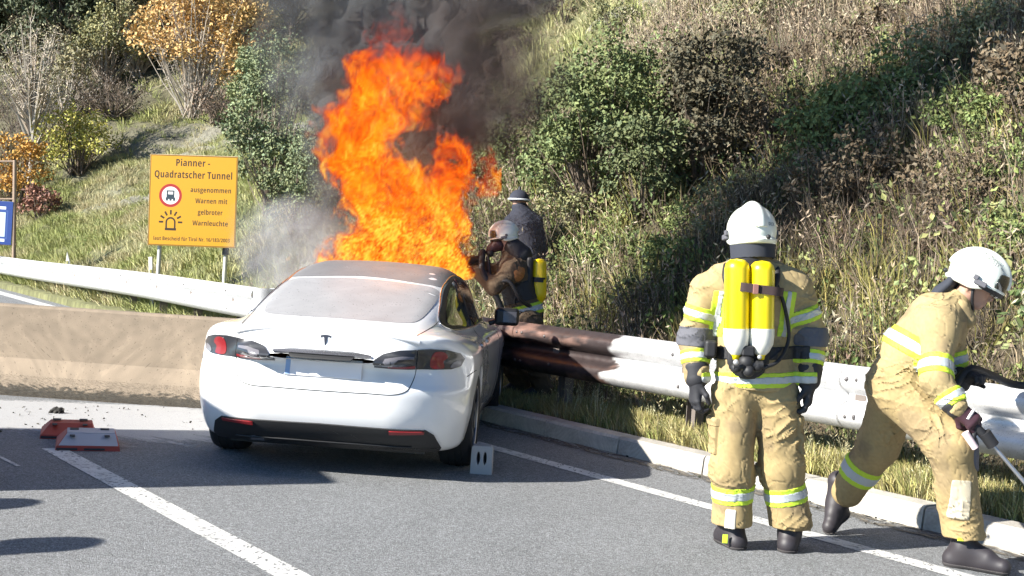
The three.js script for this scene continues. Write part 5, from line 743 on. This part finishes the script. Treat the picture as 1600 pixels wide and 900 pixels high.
// ---- figure in dark clothing standing in the smoke on the bank
{
  const D = 14.2, P = (x, y, d = 0) => atDepth(x, y, D + d), base = onBank(818, 455) ?? P(818, 455); const D2 = -base.z, Q = (x, y, d = 0) => atDepth(x, y, D2 + d);
  const F = new Fig('person in dark navy coat and dark rimmed helmet in smoke', base, 'bystander');
  const pel = Q(822, 400), chest = Q(818, 350), neck = Q(812, 325), head = Q(811, 314);
  F.cap('coat', pel, chest, 0.24, 0.20, 0.1).cap('coat', chest, neck, 0.18, 0.11, 0.08).cap('coat', Q(798, 352), Q(792, 395), 0.09, 0.08, 0.05).cap('coat', Q(838, 352), Q(848, 395), 0.09, 0.08, 0.05).cap('coat', Q(800, 345), Q(836, 345), 0.09, 0.09, 0.07);
  const fa = base.clone().add(V(-0.12, 0.12, 0)), fb = base.clone().add(V(0.12, 0.12, 0)); F.cap('legs', pel, fa, 0.13, 0.09, 0.05).cap('legs', pel, fb, 0.13, 0.09, 0.05);
  F.cap('body', pel, chest, 0.14, 0.14, 0.05).cap('body', chest, head, 0.1, 0.09, 0.05).cap('body', pel, fa, 0.08, 0.05).cap('body', pel, fb, 0.08, 0.05);
  F.mesh('body', F.f(['body']), ['body'], 0.025, FM.skin); F.mesh('coat', F.cloth(['coat'], 0.014), ['coat'], 0.016, FM.navy); F.mesh('trousers', F.cloth(['legs'], 0.014), ['legs'], 0.018, FM.navy);
  F.boot('bootL', fa, fa.clone().add(V(-0.03, -0.07, -0.16))); F.boot('bootR', fb, fb.clone().add(V(0.03, -0.07, -0.16)));
  const h = new THREE.Group(); h.name = 'helmet'; h.position.copy(Q(811, 312)).sub(base); F.g.add(h);
  part('shell', new THREE.SphereGeometry(0.135, 24, 12, 0, Math.PI * 2, 0, Math.PI * 0.55), FM.navy, h); part('rim', new THREE.TorusGeometry(0.14, 0.012, 8, 30).rotateX(Math.PI / 2), std(0.6, 0.62, 0.65, 0.5), h); part('crest', flat([cyl(V(0, 0.11, 0), V(0, 0.175, 0), 0.03, 0.014, 12)]), FM.black, h);
}
// ---------------------------------------------------------------- fire and smoke
// both are built as many wrinkled, translucent sheets at different depths and turns, cut from one turbulent field in space
const FD = 12.4, FO = atDepth(620, 400, FD), FX = atDepth(720, 400, FD).sub(FO).divideScalar(100), FY = atDepth(620, 500, FD).sub(FO).divideScalar(100), FZ = V(0, 0, -1), FM1 = FX.length();
const flameL = table([[20, 612], [60, 606], [85, 590], [100, 562], [130, 550], [165, 535], [190, 517], [220, 511], [260, 514], [300, 534], [340, 544], [365, 540], [390, 516], [410, 500], [440, 492]]);
const flameR = table([[20, 630], [60, 640], [85, 700], [105, 705], [150, 690], [175, 672], [200, 690], [235, 728], [270, 733], [310, 727], [360, 726], [400, 727], [440, 728]]);
const EXPO = renderer.toneMappingExposure;
const heatRamp = [[0.0, 0.10, 0.008, 0.003], [0.25, 0.42, 0.022, 0.003], [0.45, 0.86, 0.085, 0.004], [0.62, 1.05, 0.19, 0.005], [0.8, 1.25, 0.38, 0.012], [1.0, 1.6, 0.80, 0.08]];
const heat = (h) => { h = clamp(h); let i = 0; while (i < heatRamp.length - 2 && h > heatRamp[i + 1][0]) i++; const a = heatRamp[i], b = heatRamp[i + 1], t = (h - a[0]) / (b[0] - a[0]); return [1, 2, 3].map((k) => lerp(a[k], b[k], t) * 1.25 / EXPO); };
function flameField(a, b, z) {                 // a, b in fire units (1.6 cm), z in metres behind the fire's middle
  const zz = z / FM1, wx = 26 * n3(a * 0.011, b * 0.011, zz * 0.011) + 11 * n3(a * 0.03, b * 0.026, zz * 0.03 + 5), wy = 24 * n3(a * 0.012 + 9, b * 0.012, zz * 0.012);
  const A = a + wx * 0.8, B = b + wy * 0.8;
  let e = Math.min((A - flameL(b)) / 26, (flameR(b) - A) / 26, (b - 70) / 30);
  const hole = 1 - Math.hypot((A - 655) / 46, (B - 228) / 42); e = Math.min(e, 0.35 - hole * 3.2);
  const puff = (1 - Math.hypot((A - 762) / 26, (B - 258) / 30)) * 1.3; const red = sst(0, 0.6, puff);
  const wisp = (1 - Math.hypot((A - 622) / 24, (B - 55) / 45)) * 0.8;
  let d = Math.max(clamp(e, -1.5, 1), Math.min(puff, 0.45), Math.min(wisp, 0.32));
  const zc = Math.abs(z - 0.5 * (a - 620) * FM1); d -= zc > 0.35 ? (zc - 0.35) * 2.4 : 0;     // the fire stands slantwise across the car's front
  const t1 = fbm(A * 0.022, B * 0.014, zz * 0.022, 4), rid = 1 - Math.abs(n3(A * 0.05, B * 0.032, zz * 0.05)) * 1.7, rid2 = 1 - Math.abs(n3(A * 0.12, B * 0.085, zz * 0.1 + 3)) * 1.7, big = n3(A * 0.012 + 40, B * 0.009, zz * 0.012 + 6);
  const low = sst(290, 400, b), torn = d * 0.62 + 0.95 * t1 + 0.14 * rid + 0.18 * big - 0.06 - 0.22 * sst(590, 520, a) * sst(250, 310, b);
  const alpha = sst(0.0, 0.62, torn);
  let h = 0.36 + 0.42 * t1 + 0.22 * rid + 0.16 * big + 0.16 * clamp(d) + low * (0.42 * rid2 - 0.08) + 0.12 * rid2 * sst(180, 280, b) - 0.16 * sst(640, 720, a) * sst(330, 240, b) - 0.3 * red - 0.35 * sst(120, 55, b) - 0.22 * sst(0.55, 0.1, torn);
  return [alpha, h, red];
}
function sheet({ a0, a1, b0, b1, step, z, yaw, wave, seed, sample, puffy }) {
  const na = Math.ceil((a1 - a0) / step), nb = Math.ceil((b1 - b0) / step), P = [], C = [], A = [], idx = [], cy = Math.cos(yaw), sy = Math.sin(yaw), am = (a0 + a1) / 2;
  for (let j = 0; j <= nb; j++) for (let i = 0; i <= na; i++) {
    const ra = a0 + i * step, b = b0 + j * step, a = am + (ra - am) * cy, zz = z + (ra - am) * sy * FM1 + wave * n3(ra * 0.012, b * 0.009, seed) + wave * 0.4 * n3(ra * 0.04, b * 0.03, seed + 9);
    const p = FO.clone().addScaledVector(FX, a - 620).addScaledVector(FY, b - 400).addScaledVector(FZ, zz), s = sample(a, b, zz); P.push(p.x, p.y, p.z); C.push(...s); A.push(s[3]);
  }
  const w = na + 1; for (let j = 0; j < nb; j++) for (let i = 0; i < na; i++) { const q = j * w + i, l = [q, q + 1, q + w, q + w + 1]; if (l.every((k) => A[k] < 0.025)) continue; idx.push(q, q + w, q + 1, q + 1, q + w, q + w + 1); }
  const g = new THREE.BufferGeometry(); g.setAttribute('position', new THREE.Float32BufferAttribute(P, 3)); g.setAttribute('color', new THREE.Float32BufferAttribute(C, 4)); g.setIndex(idx); g.computeVertexNormals();
  { const N = g.attributes.normal, m = V(0, 0, 0); for (let i = 0; i < N.count; i++) m.add(V(N.getX(i), N.getY(i), N.getZ(i))); m.normalize(); for (let i = 0; i < N.count; i++) { const q = V(N.getX(i), N.getY(i), N.getZ(i)).multiplyScalar(0.25).addScaledVector(m, 0.75).normalize(); N.setXYZ(i, q.x, q.y, q.z); } }
  return g.toNonIndexed();
}
{
  const fr = mulberry(404), gs = [], spec = [[-0.42, 0.46], [-0.28, 0.36], [-0.16, 0.52], [-0.04, 0.44], [0.08, 0.56], [0.2, 0.40], [0.34, 0.5]];
  spec.forEach(([z, yaw], k) => gs.push(sheet({ a0: 440, a1: 800, b0: 15, b1: 436, step: 3, z, yaw, wave: 0.08, seed: 11 * k, sample: (a, b, zz) => { const [al, h, red] = flameField(a, b, zz); return [...heat(h), al * lerp(0.52, 0.18, red) * lerp(0.10, 1, sst(25, 112, b))]; } })));
  const fire = thing('car_fire', 'tall orange flames rising from the car\'s front', 'fire', FO.clone().setY(1.0));
  const g = mergeGeometries(gs); g.translate(-fire.position.x, -fire.position.y, -fire.position.z);
  const fm = new THREE.MeshBasicMaterial({ vertexColors: true, transparent: true, side: THREE.DoubleSide, depthWrite: false }); const m = part('flames', g, fm, fire); m.castShadow = false;
  const glow = new THREE.PointLight(new THREE.Color(1, 0.35, 0.06), 1.4); glow.name = 'fire_glow'; glow.position.set(0, 1.2, 0.1); glow.castShadow = true; glow.shadow.radius = 20; fire.add(glow);
}
{
  const mid_ = table([[-950, 880], [-500, 760], [-200, 690], [0, 640], [150, 640], [300, 615], [440, 590]]), half = table([[-950, 470], [-500, 380], [-200, 320], [0, 272], [120, 235], [220, 190], [320, 140], [440, 100]]);
  const smokeAt = (a, b, z, k) => {
    const zz = z / FM1, A = a + 40 * n3(a * 0.006, b * 0.006, zz * 0.006) + 16 * n3(a * 0.018, b * 0.018, zz * 0.018 + 2), r = Math.abs(A - mid_(b)) / half(b);
    let d = 1.35 - r * r * 1.35; d -= Math.abs(z - 0.25) / (0.9 + half(b) * 0.002) * 0.35;
    const t = fbm(A * 0.008, b * 0.007, zz * 0.008, 3), al = sst(-0.1, 1.25, d + 0.8 * t) * sst(450, 380, b) * sst(-950, -600, b) * lerp(1, 0.25, sst(180, 260, b) * sst(640, 720, a)) * lerp(1, 0.6, sst(200, 300, b)) * (1 - 0.7 * sst(110, 160, b) * Math.exp(-(((A - 582) / 42) ** 2))), br = sst(-40, 110, A - mid_(b) + 40 * t) * sst(-80, 60, b);
    const v = 0.11 + 0.04 * t;
    return [lerp(v, 0.085, br), lerp(v, 0.062, br), lerp(v * 1.02, 0.055, br), clamp(al * k)];
  };
  const gs = []; [[1.05, 0.15, 0.72], [0.85, -0.25, 0.72], [0.66, 0.3, 0.72], [0.48, -0.1, 0.66], [0.30, 0.2, 0.52], [0.1, -0.15, 0.34], [-0.3, -0.2, 0.16]].forEach(([z, yaw, k], i) => gs.push(sheet({ a0: 120, a1: 1320, b0: -950, b1: 450, step: 11, z, yaw: yaw * 0.6, wave: 0.22, seed: 50 + 7 * i, sample: (a, b, zz) => smokeAt(a, b, zz, k) })));
  const m = new THREE.MeshStandardMaterial({ vertexColors: true, transparent: true, roughness: 1, side: THREE.DoubleSide, depthWrite: false });
  const sm = struct('smoke_plume', mergeGeometries(gs), m, 'stuff', 'dark grey smoke column billowing up behind the flames', 'smoke');
  // pale smoke drifting off the car's left side
  const pale = (a, b, z, k) => { const zz = z / FM1, A = a + 18 * n3(a * 0.015, b * 0.015, zz * 0.015), t = fbm(A * 0.009, b * 0.009, zz * 0.009, 2), d = 1.1 - Math.hypot((A - 455) / 100, (b - 388) / 84) ** 2; const al = sst(-0.1, 1.1, d + 0.6 * t) * k; const v = 0.34 + 0.05 * t; return [v, v * 1.0, v * 1.02, clamp(al)]; };
  const ps = []; [[0.6, 0.2, 0.3], [0.35, -0.25, 0.3], [0.1, 0.1, 0.28], [-0.15, 0.3, 0.24], [-0.35, -0.1, 0.2]].forEach(([z, yaw, k], i) => ps.push(sheet({ a0: 300, a1: 610, b0: 250, b1: 480, step: 7, z, yaw, wave: 0.15, seed: 90 + 5 * i, sample: (a, b, zz) => pale(a, b, zz, k) })));
  struct('pale_smoke', mergeGeometries(ps), m, 'stuff', 'pale grey smoke drifting beside the car\'s left flank', 'smoke');
  // thin smoke round the crew behind the rail
  const thin = (a, b, z, k) => { const zz = z / FM1, t = fbm(a * 0.012, b * 0.012, zz * 0.012 + 4, 4), d = 1 - Math.hypot((a - 800) / 95, (b - 400) / 110) ** 2; return [0.20, 0.18, 0.17, clamp(sst(0, 1.0, d + 0.6 * t) * k)]; };
  const ts = []; [[1.25, -0.1, 0.22], [1.7, 0.1, 0.25]].forEach(([z, yaw, k], i) => ts.push(sheet({ a0: 690, a1: 910, b0: 270, b1: 520, step: 9, z, yaw, wave: 0.15, seed: 130 + 5 * i, sample: (a, b, zz) => thin(a, b, zz, k) })));
  struct('drifting_smoke', mergeGeometries(ts), m, 'stuff', 'thin brownish smoke drifting round the crew behind the rail', 'smoke');
}
// ---------------------------------------------------------------- signs and roadside posts
{
  const d = 24.6, C = atDepth(301, 314, d), s = d / FPX, W = 140 * s, Hh = 143 * s, base = C.clone(); base.y = bankH(uOf(base), wOf(base));
  const g = thing('tunnel_sign', 'yellow tunnel sign with black German lettering on two posts', 'road sign', base), up = V(-0.028, 1, 0).normalize();
  const cv = document.createElement('canvas'); cv.width = 980; cv.height = 1000; const q = cv.getContext('2d');
  q.fillStyle = '#d79c10'; q.fillRect(0, 0, 980, 1000); q.strokeStyle = '#7a5a10'; q.lineWidth = 10; q.strokeRect(8, 8, 964, 984);
  q.fillStyle = '#2a1c08'; q.textAlign = 'center'; q.textBaseline = 'middle'; const tx = (t, x, y, px, w, b = 'bold') => { q.font = `${b} ${px}px sans-serif`; const m = q.measureText(t).width; q.save(); q.translate(x, y); q.scale(w / m, 1); q.fillText(t, 0, 0); q.restore(); };
  tx('Pianner -', 480, 84, 106, 390); tx('Quadratscher Tunnel', 490, 216, 106, 880); tx('ausgenommen', 690, 376, 76, 460); tx('Warnen mit', 700, 496, 76, 360); tx('gelbroter', 690, 620, 76, 280); tx('Warnleuchte', 695, 740, 76, 400); tx('laut Bescheid für Tirol Nr. 16/183/2003', 490, 922, 58, 860);
  q.beginPath(); q.arc(240, 448, 128, 0, 7); q.fillStyle = '#a8201c'; q.fill(); q.beginPath(); q.arc(240, 448, 98, 0, 7); q.fillStyle = '#efe9e4'; q.fill();
  q.fillStyle = '#253a46'; q.fillRect(196, 392, 88, 78); q.fillStyle = '#efe9e4'; q.fillRect(212, 406, 56, 30); q.fillStyle = '#253a46'; q.fillRect(186, 470, 108, 18); for (const x of [190, 230, 270]) q.fillRect(x, 488, 24, 18);
  q.strokeStyle = '#2a1c08'; q.lineWidth = 20; q.lineCap = 'butt'; for (let i = 0; i < 7; i++) { const a = Math.PI + i / 6 * Math.PI; q.beginPath(); q.moveTo(250 + Math.cos(a) * 82, 740 + Math.sin(a) * 82); q.lineTo(250 + Math.cos(a) * 132, 740 + Math.sin(a) * 132); q.stroke(); }
  q.lineWidth = 18; q.beginPath(); q.moveTo(202, 812); q.lineTo(202, 745); q.arc(250, 742, 48, Math.PI, 0); q.lineTo(298, 812); q.stroke(); q.fillStyle = '#2a1c08'; q.fillRect(188, 806, 126, 26);
  const t = new THREE.CanvasTexture(cv); t.colorSpace = THREE.SRGBColorSpace;
  const pn = new THREE.Group(); pn.name = 'panel'; pn.position.copy(C).sub(base); pn.quaternion.setFromUnitVectors(V(0, 1, 0), up); pn.rotateY(-0.06); g.add(pn);
  part('plate', box(W, Hh, 0.03, 0, 0, -0.018, 0.012), std(0.42, 0.40, 0.36, 0.6, 0.3), pn);
  part('face', new THREE.PlaneGeometry(W - 0.012, Hh - 0.012), std(0.78, 0.78, 0.78, 0.5, 0, { map: t }), pn);
  for (const x of [-0.36, 0.385]) { const p = part('post', cyl(V(0, -0.3, 0), V(0, C.y - base.y + Hh * 0.42, 0), 0.042, 0.042, 12), std(0.60, 0.58, 0.52, 0.6, 0.2), g); p.position.set(C.x - base.x + x * W, 0, -0.15); for (const y of [C.y - base.y - Hh * 0.42, C.y - base.y + Hh * 0.35]) { const c = part('clamp', new THREE.CylinderGeometry(0.05, 0.05, 0.09, 12), std(0.08, 0.08, 0.08, 0.6), p); c.position.y = y; } }
  const p2 = C.clone(); const cl = part('clamp', box(0.11, 0.14, 0.1, 0, 0, 0, 0.01), std(0.05, 0.05, 0.055, 0.6), g); cl.position.set(0.385 * W + C.x - base.x, C.y - base.y - Hh * 0.5 - 0.05, -0.12);
}
{
  const d = 33, s = d / FPX, C = atDepth(-10, 347, d), base = C.clone(); base.y = bankH(uOf(base), wOf(base)) - 0.05; const g = thing('blue_sign', 'blue and white road sign on a rusty post frame', 'road sign', base), o = (x, y, z = 0) => atDepth(x, y, d).sub(base).add(V(0, 0, z));
  const cv = document.createElement('canvas'); cv.width = cv.height = 512; const q = cv.getContext('2d'); q.fillStyle = '#1f3f86'; q.fillRect(0, 0, 512, 512); q.fillStyle = '#c9d6d8'; q.fillRect(80, 130, 350, 290); q.fillStyle = '#e8ecee'; q.fillRect(80, 62, 350, 34); q.fillRect(80, 444, 350, 34); q.strokeStyle = '#3a5596'; q.lineWidth = 14; q.strokeRect(60, 112, 392, 326);
  const t = new THREE.CanvasTexture(cv); t.colorSpace = THREE.SRGBColorSpace;
  const w = 66 * s, h = 68 * s, c = o(-14, 347); part('plate', box(w, h, 0.03, c.x, c.y, c.z - 0.02, 0.01), std(0.2, 0.22, 0.26, 0.6), g); const f = part('face', new THREE.PlaneGeometry(w - 0.01, h - 0.01), std(0.9, 0.9, 0.9, 0.5, 0, { map: t }), g); f.position.copy(c);
  const rm = std(0.30, 0.22, 0.16, 0.8, 0.2); for (const x of [-55, 22]) { const a = o(x, 250), b = o(x, 420); part('post', cyl(V(b.x, -0.3, b.z - 0.06), V(a.x, a.y, a.z - 0.06), 0.05, 0.05, 10), rm, g); }
  for (const y of [252, 311, 345, 382]) part('crossbar', cyl(o(-58, y, -0.05), o(24, y, -0.05), 0.025, 0.025, 8), rm, g);
  const u = o(-25, 285); part('upper_plate', box(42 * s, 44 * s, 0.03, u.x, u.y, u.z - 0.01, 0.01), std(0.12, 0.17, 0.22, 0.6), g);
}
for (const [x, y, hp, lab] of [[106, 402, 17, 'small white marker wedge standing behind guardrail below autumn bushes'], [241, 415, 26, 'thin white stake leaning beside the tunnel sign post']]) {
  const d = lab.includes('stake') ? 24 : 29.5, b = atDepth(x, y + hp / 2 + 6, d), h = (hp + 14) * d / FPX; b.y = bankH(uOf(b), wOf(b)); const tgt = atDepth(x, y - hp / 2, d); const H = Math.max(0.4, tgt.y - b.y), g = thing('marker_post', lab, 'marker post', b); g.rotation.z = lab.includes('stake') ? 0.08 : 0;
  const sh = new THREE.Shape(lab.includes('stake') ? [[-0.03, -0.2], [0.03, -0.2], [0.03, H], [-0.03, H]].map((q) => new THREE.Vector2(...q)) : [[-0.07, -0.2], [0.07, -0.2], [0.05, H * 0.75], [-0.02, H]].map((q) => new THREE.Vector2(...q)));
  part('post', new THREE.ExtrudeGeometry(sh, { depth: 0.05, bevelEnabled: true, bevelSize: 0.006, bevelThickness: 0.006, bevelSegments: 1 }), std(0.72, 0.72, 0.66, 0.6), g); part('reflector', box(0.04, 0.10, 0.01, 0, H * 0.72, 0.062), std(0.35, 0.33, 0.12, 0.4), g);
}
// ---------------------------------------------------------------- ramps lying on the road
{
  const red = std(0.34, 0.045, 0.028, 0.6), grey = std(0.36, 0.37, 0.41, 0.6), dk = std(0.03, 0.03, 0.035, 0.8);
  const ramp = (label, at, turn, w, l, plates) => {
    const g = thing('hose_ramp', label, 'ramp', at, 'red ramps on the lane line'); g.rotation.y = turn;
    const hull = (x0, x1, z0, z1, y0, X0, X1, Z0, Z1, y1) => { const c = [[x0, y0, z1], [x1, y0, z1], [x1, y0, z0], [x0, y0, z0], [X0, y1, Z1], [X1, y1, Z1], [X1, y1, Z0], [X0, y1, Z0]], f = [[0, 1, 5, 4], [1, 2, 6, 5], [2, 3, 7, 6], [3, 0, 4, 7], [4, 5, 6, 7], [3, 2, 1, 0]], p = []; for (const [a, b, d, e] of f) for (const k of [a, b, d, a, d, e]) p.push(...c[k]); const o = new THREE.BufferGeometry(); o.setAttribute('position', new THREE.Float32BufferAttribute(p, 3)); o.computeVertexNormals(); return o; };
    part('base', flat([hull(-w / 2, w / 2, -l / 2, l / 2, 0.0, -w / 2 + 0.006, w / 2 - 0.006, -l / 2 + 0.006, l / 2 - 0.006, 0.03), hull(-w / 2 + 0.008, w / 2 - 0.008, -l / 2 + 0.008, l / 2 - 0.008, 0.03, -w / 2 + 0.07, w / 2 - 0.03, -l / 2 + 0.1, l / 2 - 0.15, 0.10)]), red, g);
    const slope = (z0, z1, y0, y1, xa, xb) => hull(-w / 2 + xa, w / 2 - 0.012, z1, z0, y0 + 0.004, -w / 2 + xb, w / 2 - 0.032, z1, z1 + 0.001, y1 + 0.006);
    if (plates) { const a0 = -w / 2 + 0.02, a1 = w / 2 - 0.014, b0 = -w / 2 + 0.075, b1 = w / 2 - 0.034, zf = l / 2 - 0.014, zt = l / 2 - 0.15, yf = 0.036, yt = 0.104, p = [[a0, yf, zf], [a1, yf, zf], [b1, yt, zt], [b0, yt, zt]], q = []; for (const k of [0, 1, 2, 0, 2, 3]) q.push(...p[k]); const o = new THREE.BufferGeometry(); o.setAttribute('position', new THREE.Float32BufferAttribute(q, 3)); o.computeVertexNormals(); part('plate', o, grey, g); }
    if (plates) part('plate', box(w - 0.11, 0.008, l - 0.26, 0.02, 0.105, -0.025, 0.003), grey, g);
    for (const x of [-0.3, 0.3]) { const sl = part('slot', box(0.035, 0.006, 0.10, x * w * 0.9 + 0.01, 0.094, l / 2 - 0.125).rotateX(0.0), dk, g); part('slot', box(0.06, 0.006, 0.07, x * w * 0.8 + 0.01, 0.112, -l / 2 + 0.18), dk, g); }
    for (const x of [-0.32, 0.1]) part('slot', box(0.16 * w * 2, 0.014, 0.006, x * w, 0.014, l / 2 + 0.006), dk, g);
    return g;
  };
  const a = onGround(128, 700), b = onGround(84, 690);
  ramp('red ramp with a pale grey top plate lying on lane line', a.add(V(0.0, 0, -0.12)), 0.33, 0.44, 0.50, true); ramp('darker red ramp end tucked behind the grey topped ramp', b.add(V(-0.02, 0, -0.36)), 0.33, 0.40, 0.44);
}
// ---------------------------------------------------------------- powder and litter on the road by the barrier
{
  const pw = mulberry(91), tex = noiseTex(1024, (u, v) => { const f = tile(u, v, 7, 2) * 0.5 + tile(u, v, 20, 5) * 0.4 + tile(u, v, 60, 9) * 0.35, ed = sst(0, 0.14, v) * sst(1, 0.62, v) * sst(0, 0.12, u) * sst(1, 0.55, u), a = sst(-0.7, 0.35, f * 0.8 + ed * 1.7 - 0.85), l = 0.76 + 0.05 * (pw() - 0.5); return [l, l, l * 1.0, a * 0.62 * (pw() < 0.06 ? 0.4 : 1)]; }, true);
  tex.wrapS = tex.wrapT = THREE.ClampToEdgeWrapping;
  const c = [onGround(-160, 618), onGround(520, 640), onGround(560, 730), onGround(-160, 672)], N = 24, p = [], uv = [], ix = [];
  for (let i = 0; i <= N; i++) for (let j = 0; j <= N; j++) { const q = c[0].clone().lerp(c[1], i / N).lerp(c[3].clone().lerp(c[2], i / N), j / N); p.push(q.x, 0.0035 + 0.001, q.z); uv.push(i / N, j / N); if (i && j) { const k = (i - 1) * (N + 1) + j - 1; ix.push(k, k + 1, k + N + 1, k + 1, k + N + 2, k + N + 1); } }
  const g = new THREE.BufferGeometry(); g.setAttribute('position', new THREE.Float32BufferAttribute(p, 3)); g.setAttribute('uv', new THREE.Float32BufferAttribute(uv, 2)); g.setIndex(ix); g.computeVertexNormals();
  struct('extinguisher_powder', g, std(1, 1, 1, 0.95, 0, { map: tex, transparent: true }), 'stuff', 'white extinguisher powder spread on asphalt along the barrier', 'powder');
  const f = new Foil(), lr = mulberry(17); for (let i = 0; i < 130; i++) { const q = i < 70 ? onGround(lerp(-20, 330, lr()), lerp(636, 690, lr() * lr())) : onGround(lerp(560, 1500, lr()), lerp(720, 860, lr())); if (i >= 70) q.copy(road(uOf(q), lerp(6.72, 6.97, lr()))); q.y = 0.006; const dr = V(lr() - 0.5, 0.25 * lr(), lr() - 0.5).normalize(); f.leaf(q, lerp(0.012, 0.035, lr()), dr, [1, 0.9 + 0.3 * lr(), 1], 0.7); }
  const im = new THREE.Mesh(f.build(), std(0.05, 0.045, 0.035, 0.9, 0, { vertexColors: true })); im.name = 'leaf_litter'; im.castShadow = true; top(im, 'dark leaf scraps and crumbs scattered on the road', 'litter', null, 'stuff');
  const s = thing('debris', 'dark crumpled scrap lying in the white powder', 'debris', onGround(88, 646)); part('scrap', nets((x, y, z) => Math.hypot(x, y * 1.7, z * 1.3) - 0.05 - 0.03 * n3(x * 22, y * 22, z * 22), [-0.1, -0.04, -0.1], [0.1, 0.1, 0.1], 0.009), std(0.03, 0.028, 0.025, 0.9), s).position.y = 0.02;
}
// ---------------------------------------------------------------- beyond the left edge: the van and the people whose shadows reach the road
{
  const L = (h) => h / Math.tan(SUN_EL), sd = V(Math.cos(SUN_AZ), 0, -Math.sin(SUN_AZ)), tip = onGround(545, 755), H = 2.75, cor = tip.clone().addScaledVector(sd, -L(H));
  const g = thing('fire_van', 'red fire service van parked beside the road', 'van', cor.clone()); g.rotation.y = 21.5 * Math.PI / 180;
  const W = 2.3, LEN = 5.6, body = new THREE.Shape([[0, 0.45], [0, H - 0.06], [-0.1, H], [-LEN + 1.9, H], [-LEN + 1.1, H - 0.25], [-LEN + 0.55, 1.5], [-LEN + 0.05, 1.2], [-LEN, 0.5], [-LEN + 0.3, 0.4], [-0.1, 0.4]].map((q) => new THREE.Vector2(...q)));
  const bg = new THREE.ExtrudeGeometry(body, { depth: W - 0.1, bevelEnabled: true, bevelSize: 0.03, bevelThickness: 0.05, bevelSegments: 3 }); bg.translate(-0.03, 0, -W + 0.05);
  part('body', bg, phys(0.42, 0.02, 0.02, 0.4, { clearcoat: 1 }), g);
  for (const z of [0.005, -W - 0.005]) { part('side_window', box(1.1, 0.6, 0.02, -LEN + 1.7, 1.85, z, 0.008), MC.glassSide, g); part('side_stripe', box(3.6, 0.18, 0.02, -2.0, 1.1, z, 0.005), FM.yellow, g); }
  for (const z of [-0.15, -W + 0.15]) for (const x of [-1.0, -LEN + 1.1]) { const t = new THREE.CylinderGeometry(0.37, 0.37, 0.24, 32); t.rotateX(Math.PI / 2); t.translate(x, 0.37, z); part('wheel', t, MC.rubber, g); }
  part('rear_door', box(0.02, 1.9, 0.98, 0.008, 1.55, -0.62, 0.006), phys(0.42, 0.02, 0.02, 0.4, { clearcoat: 1 }), g); part('rear_door', box(0.02, 1.9, 0.98, 0.008, 1.55, -1.68, 0.006), phys(0.42, 0.02, 0.02, 0.4, { clearcoat: 1 }), g);
  part('light_bar', box(0.3, 0.14, 1.5, -LEN + 2.2, H + 0.08, -W / 2, 0.04), phys(0.03, 0.08, 0.5, 0.2), g);
  // two onlookers
  const person = (label, tipPx, hgt, arm) => {
    const t = onGround(...tipPx), b = t.clone().addScaledVector(sd, -L(hgt)), F = new Fig(label, b, 'onlooker'), P = (x, y, z = 0) => b.clone().add(V(x, y * hgt / 1.85, z));
    F.cap('coat', P(0, 0.98), P(0, 1.35), 0.19, 0.2, 0.1, V(0, 0, 1), 0.7).cap('coat', P(0, 1.4), P(0, 1.5), 0.14, 0.09, 0.07).cap('coat', P(-0.2, 1.42), P(0.2, 1.42), 0.09, 0.09, 0.07); for (const s of [-1, 1]) { const e = P(s * 0.3, arm ? 1.2 : 1.12, arm ? -0.1 : 0), w = arm ? P(s * 0.2, 1.3, -0.35) : P(s * 0.3, 0.86, -0.04); F.cap('coat', P(s * 0.24, 1.4), e, 0.085, 0.075, 0.05).cap('coat', e, w, 0.07, 0.06, 0.04); F.hand('hand' + s, w, w.clone().sub(e), V(-s, 0, 0.2), s, 0.6, 1.1); }
    F.cap('legs', P(-0.08, 0.92), P(0.08, 0.92), 0.14, 0.14, 0.06); for (const s of [-1, 1]) { F.cap('legs', P(s * 0.1, 0.9), P(s * 0.12, 0.5), 0.11, 0.09, 0.05).cap('legs', P(s * 0.12, 0.5), P(s * 0.14, 0.14), 0.09, 0.08, 0.05); F.boot('boot' + s, P(s * 0.14, 0.12).setY(0.115), P(s * 0.16, 0.05, -0.18).setY(0.046)); }
    F.cap('body', P(0, 0.95), P(0, 1.4), 0.14, 0.13, 0.05).cap('body', P(0, 1.4), P(0, 1.62), 0.07, 0.06, 0.05).cap('body', P(0, 1.64, -0.01), P(0, 1.70, 0.0), 0.085, 0.095, 0.04).cap('body', P(0, 1.64, -0.10), P(0, 1.66, -0.1), 0.012, 0.01, 0.02);
    F.mesh('body', F.f(['body']), ['body'], 0.018, FM.skin); F.mesh('coat', F.cloth(['coat'], 0.012), ['coat'], 0.018, FM.coat); F.mesh('trousers', F.cloth(['legs'], 0.012), ['legs'], 0.018, FM.pants); F.helm(P(0, 1.70), V(0, 1, 0), V(0.1, -0.05, -1), {});
  };
  person('helmeted onlooker in tan gear standing beside the fire van', [152, 848], 1.86, false);
  person('helmeted onlooker in tan gear filming with raised arms', [52, 786], 1.8, true);
}
renderer.render(scene, camera);
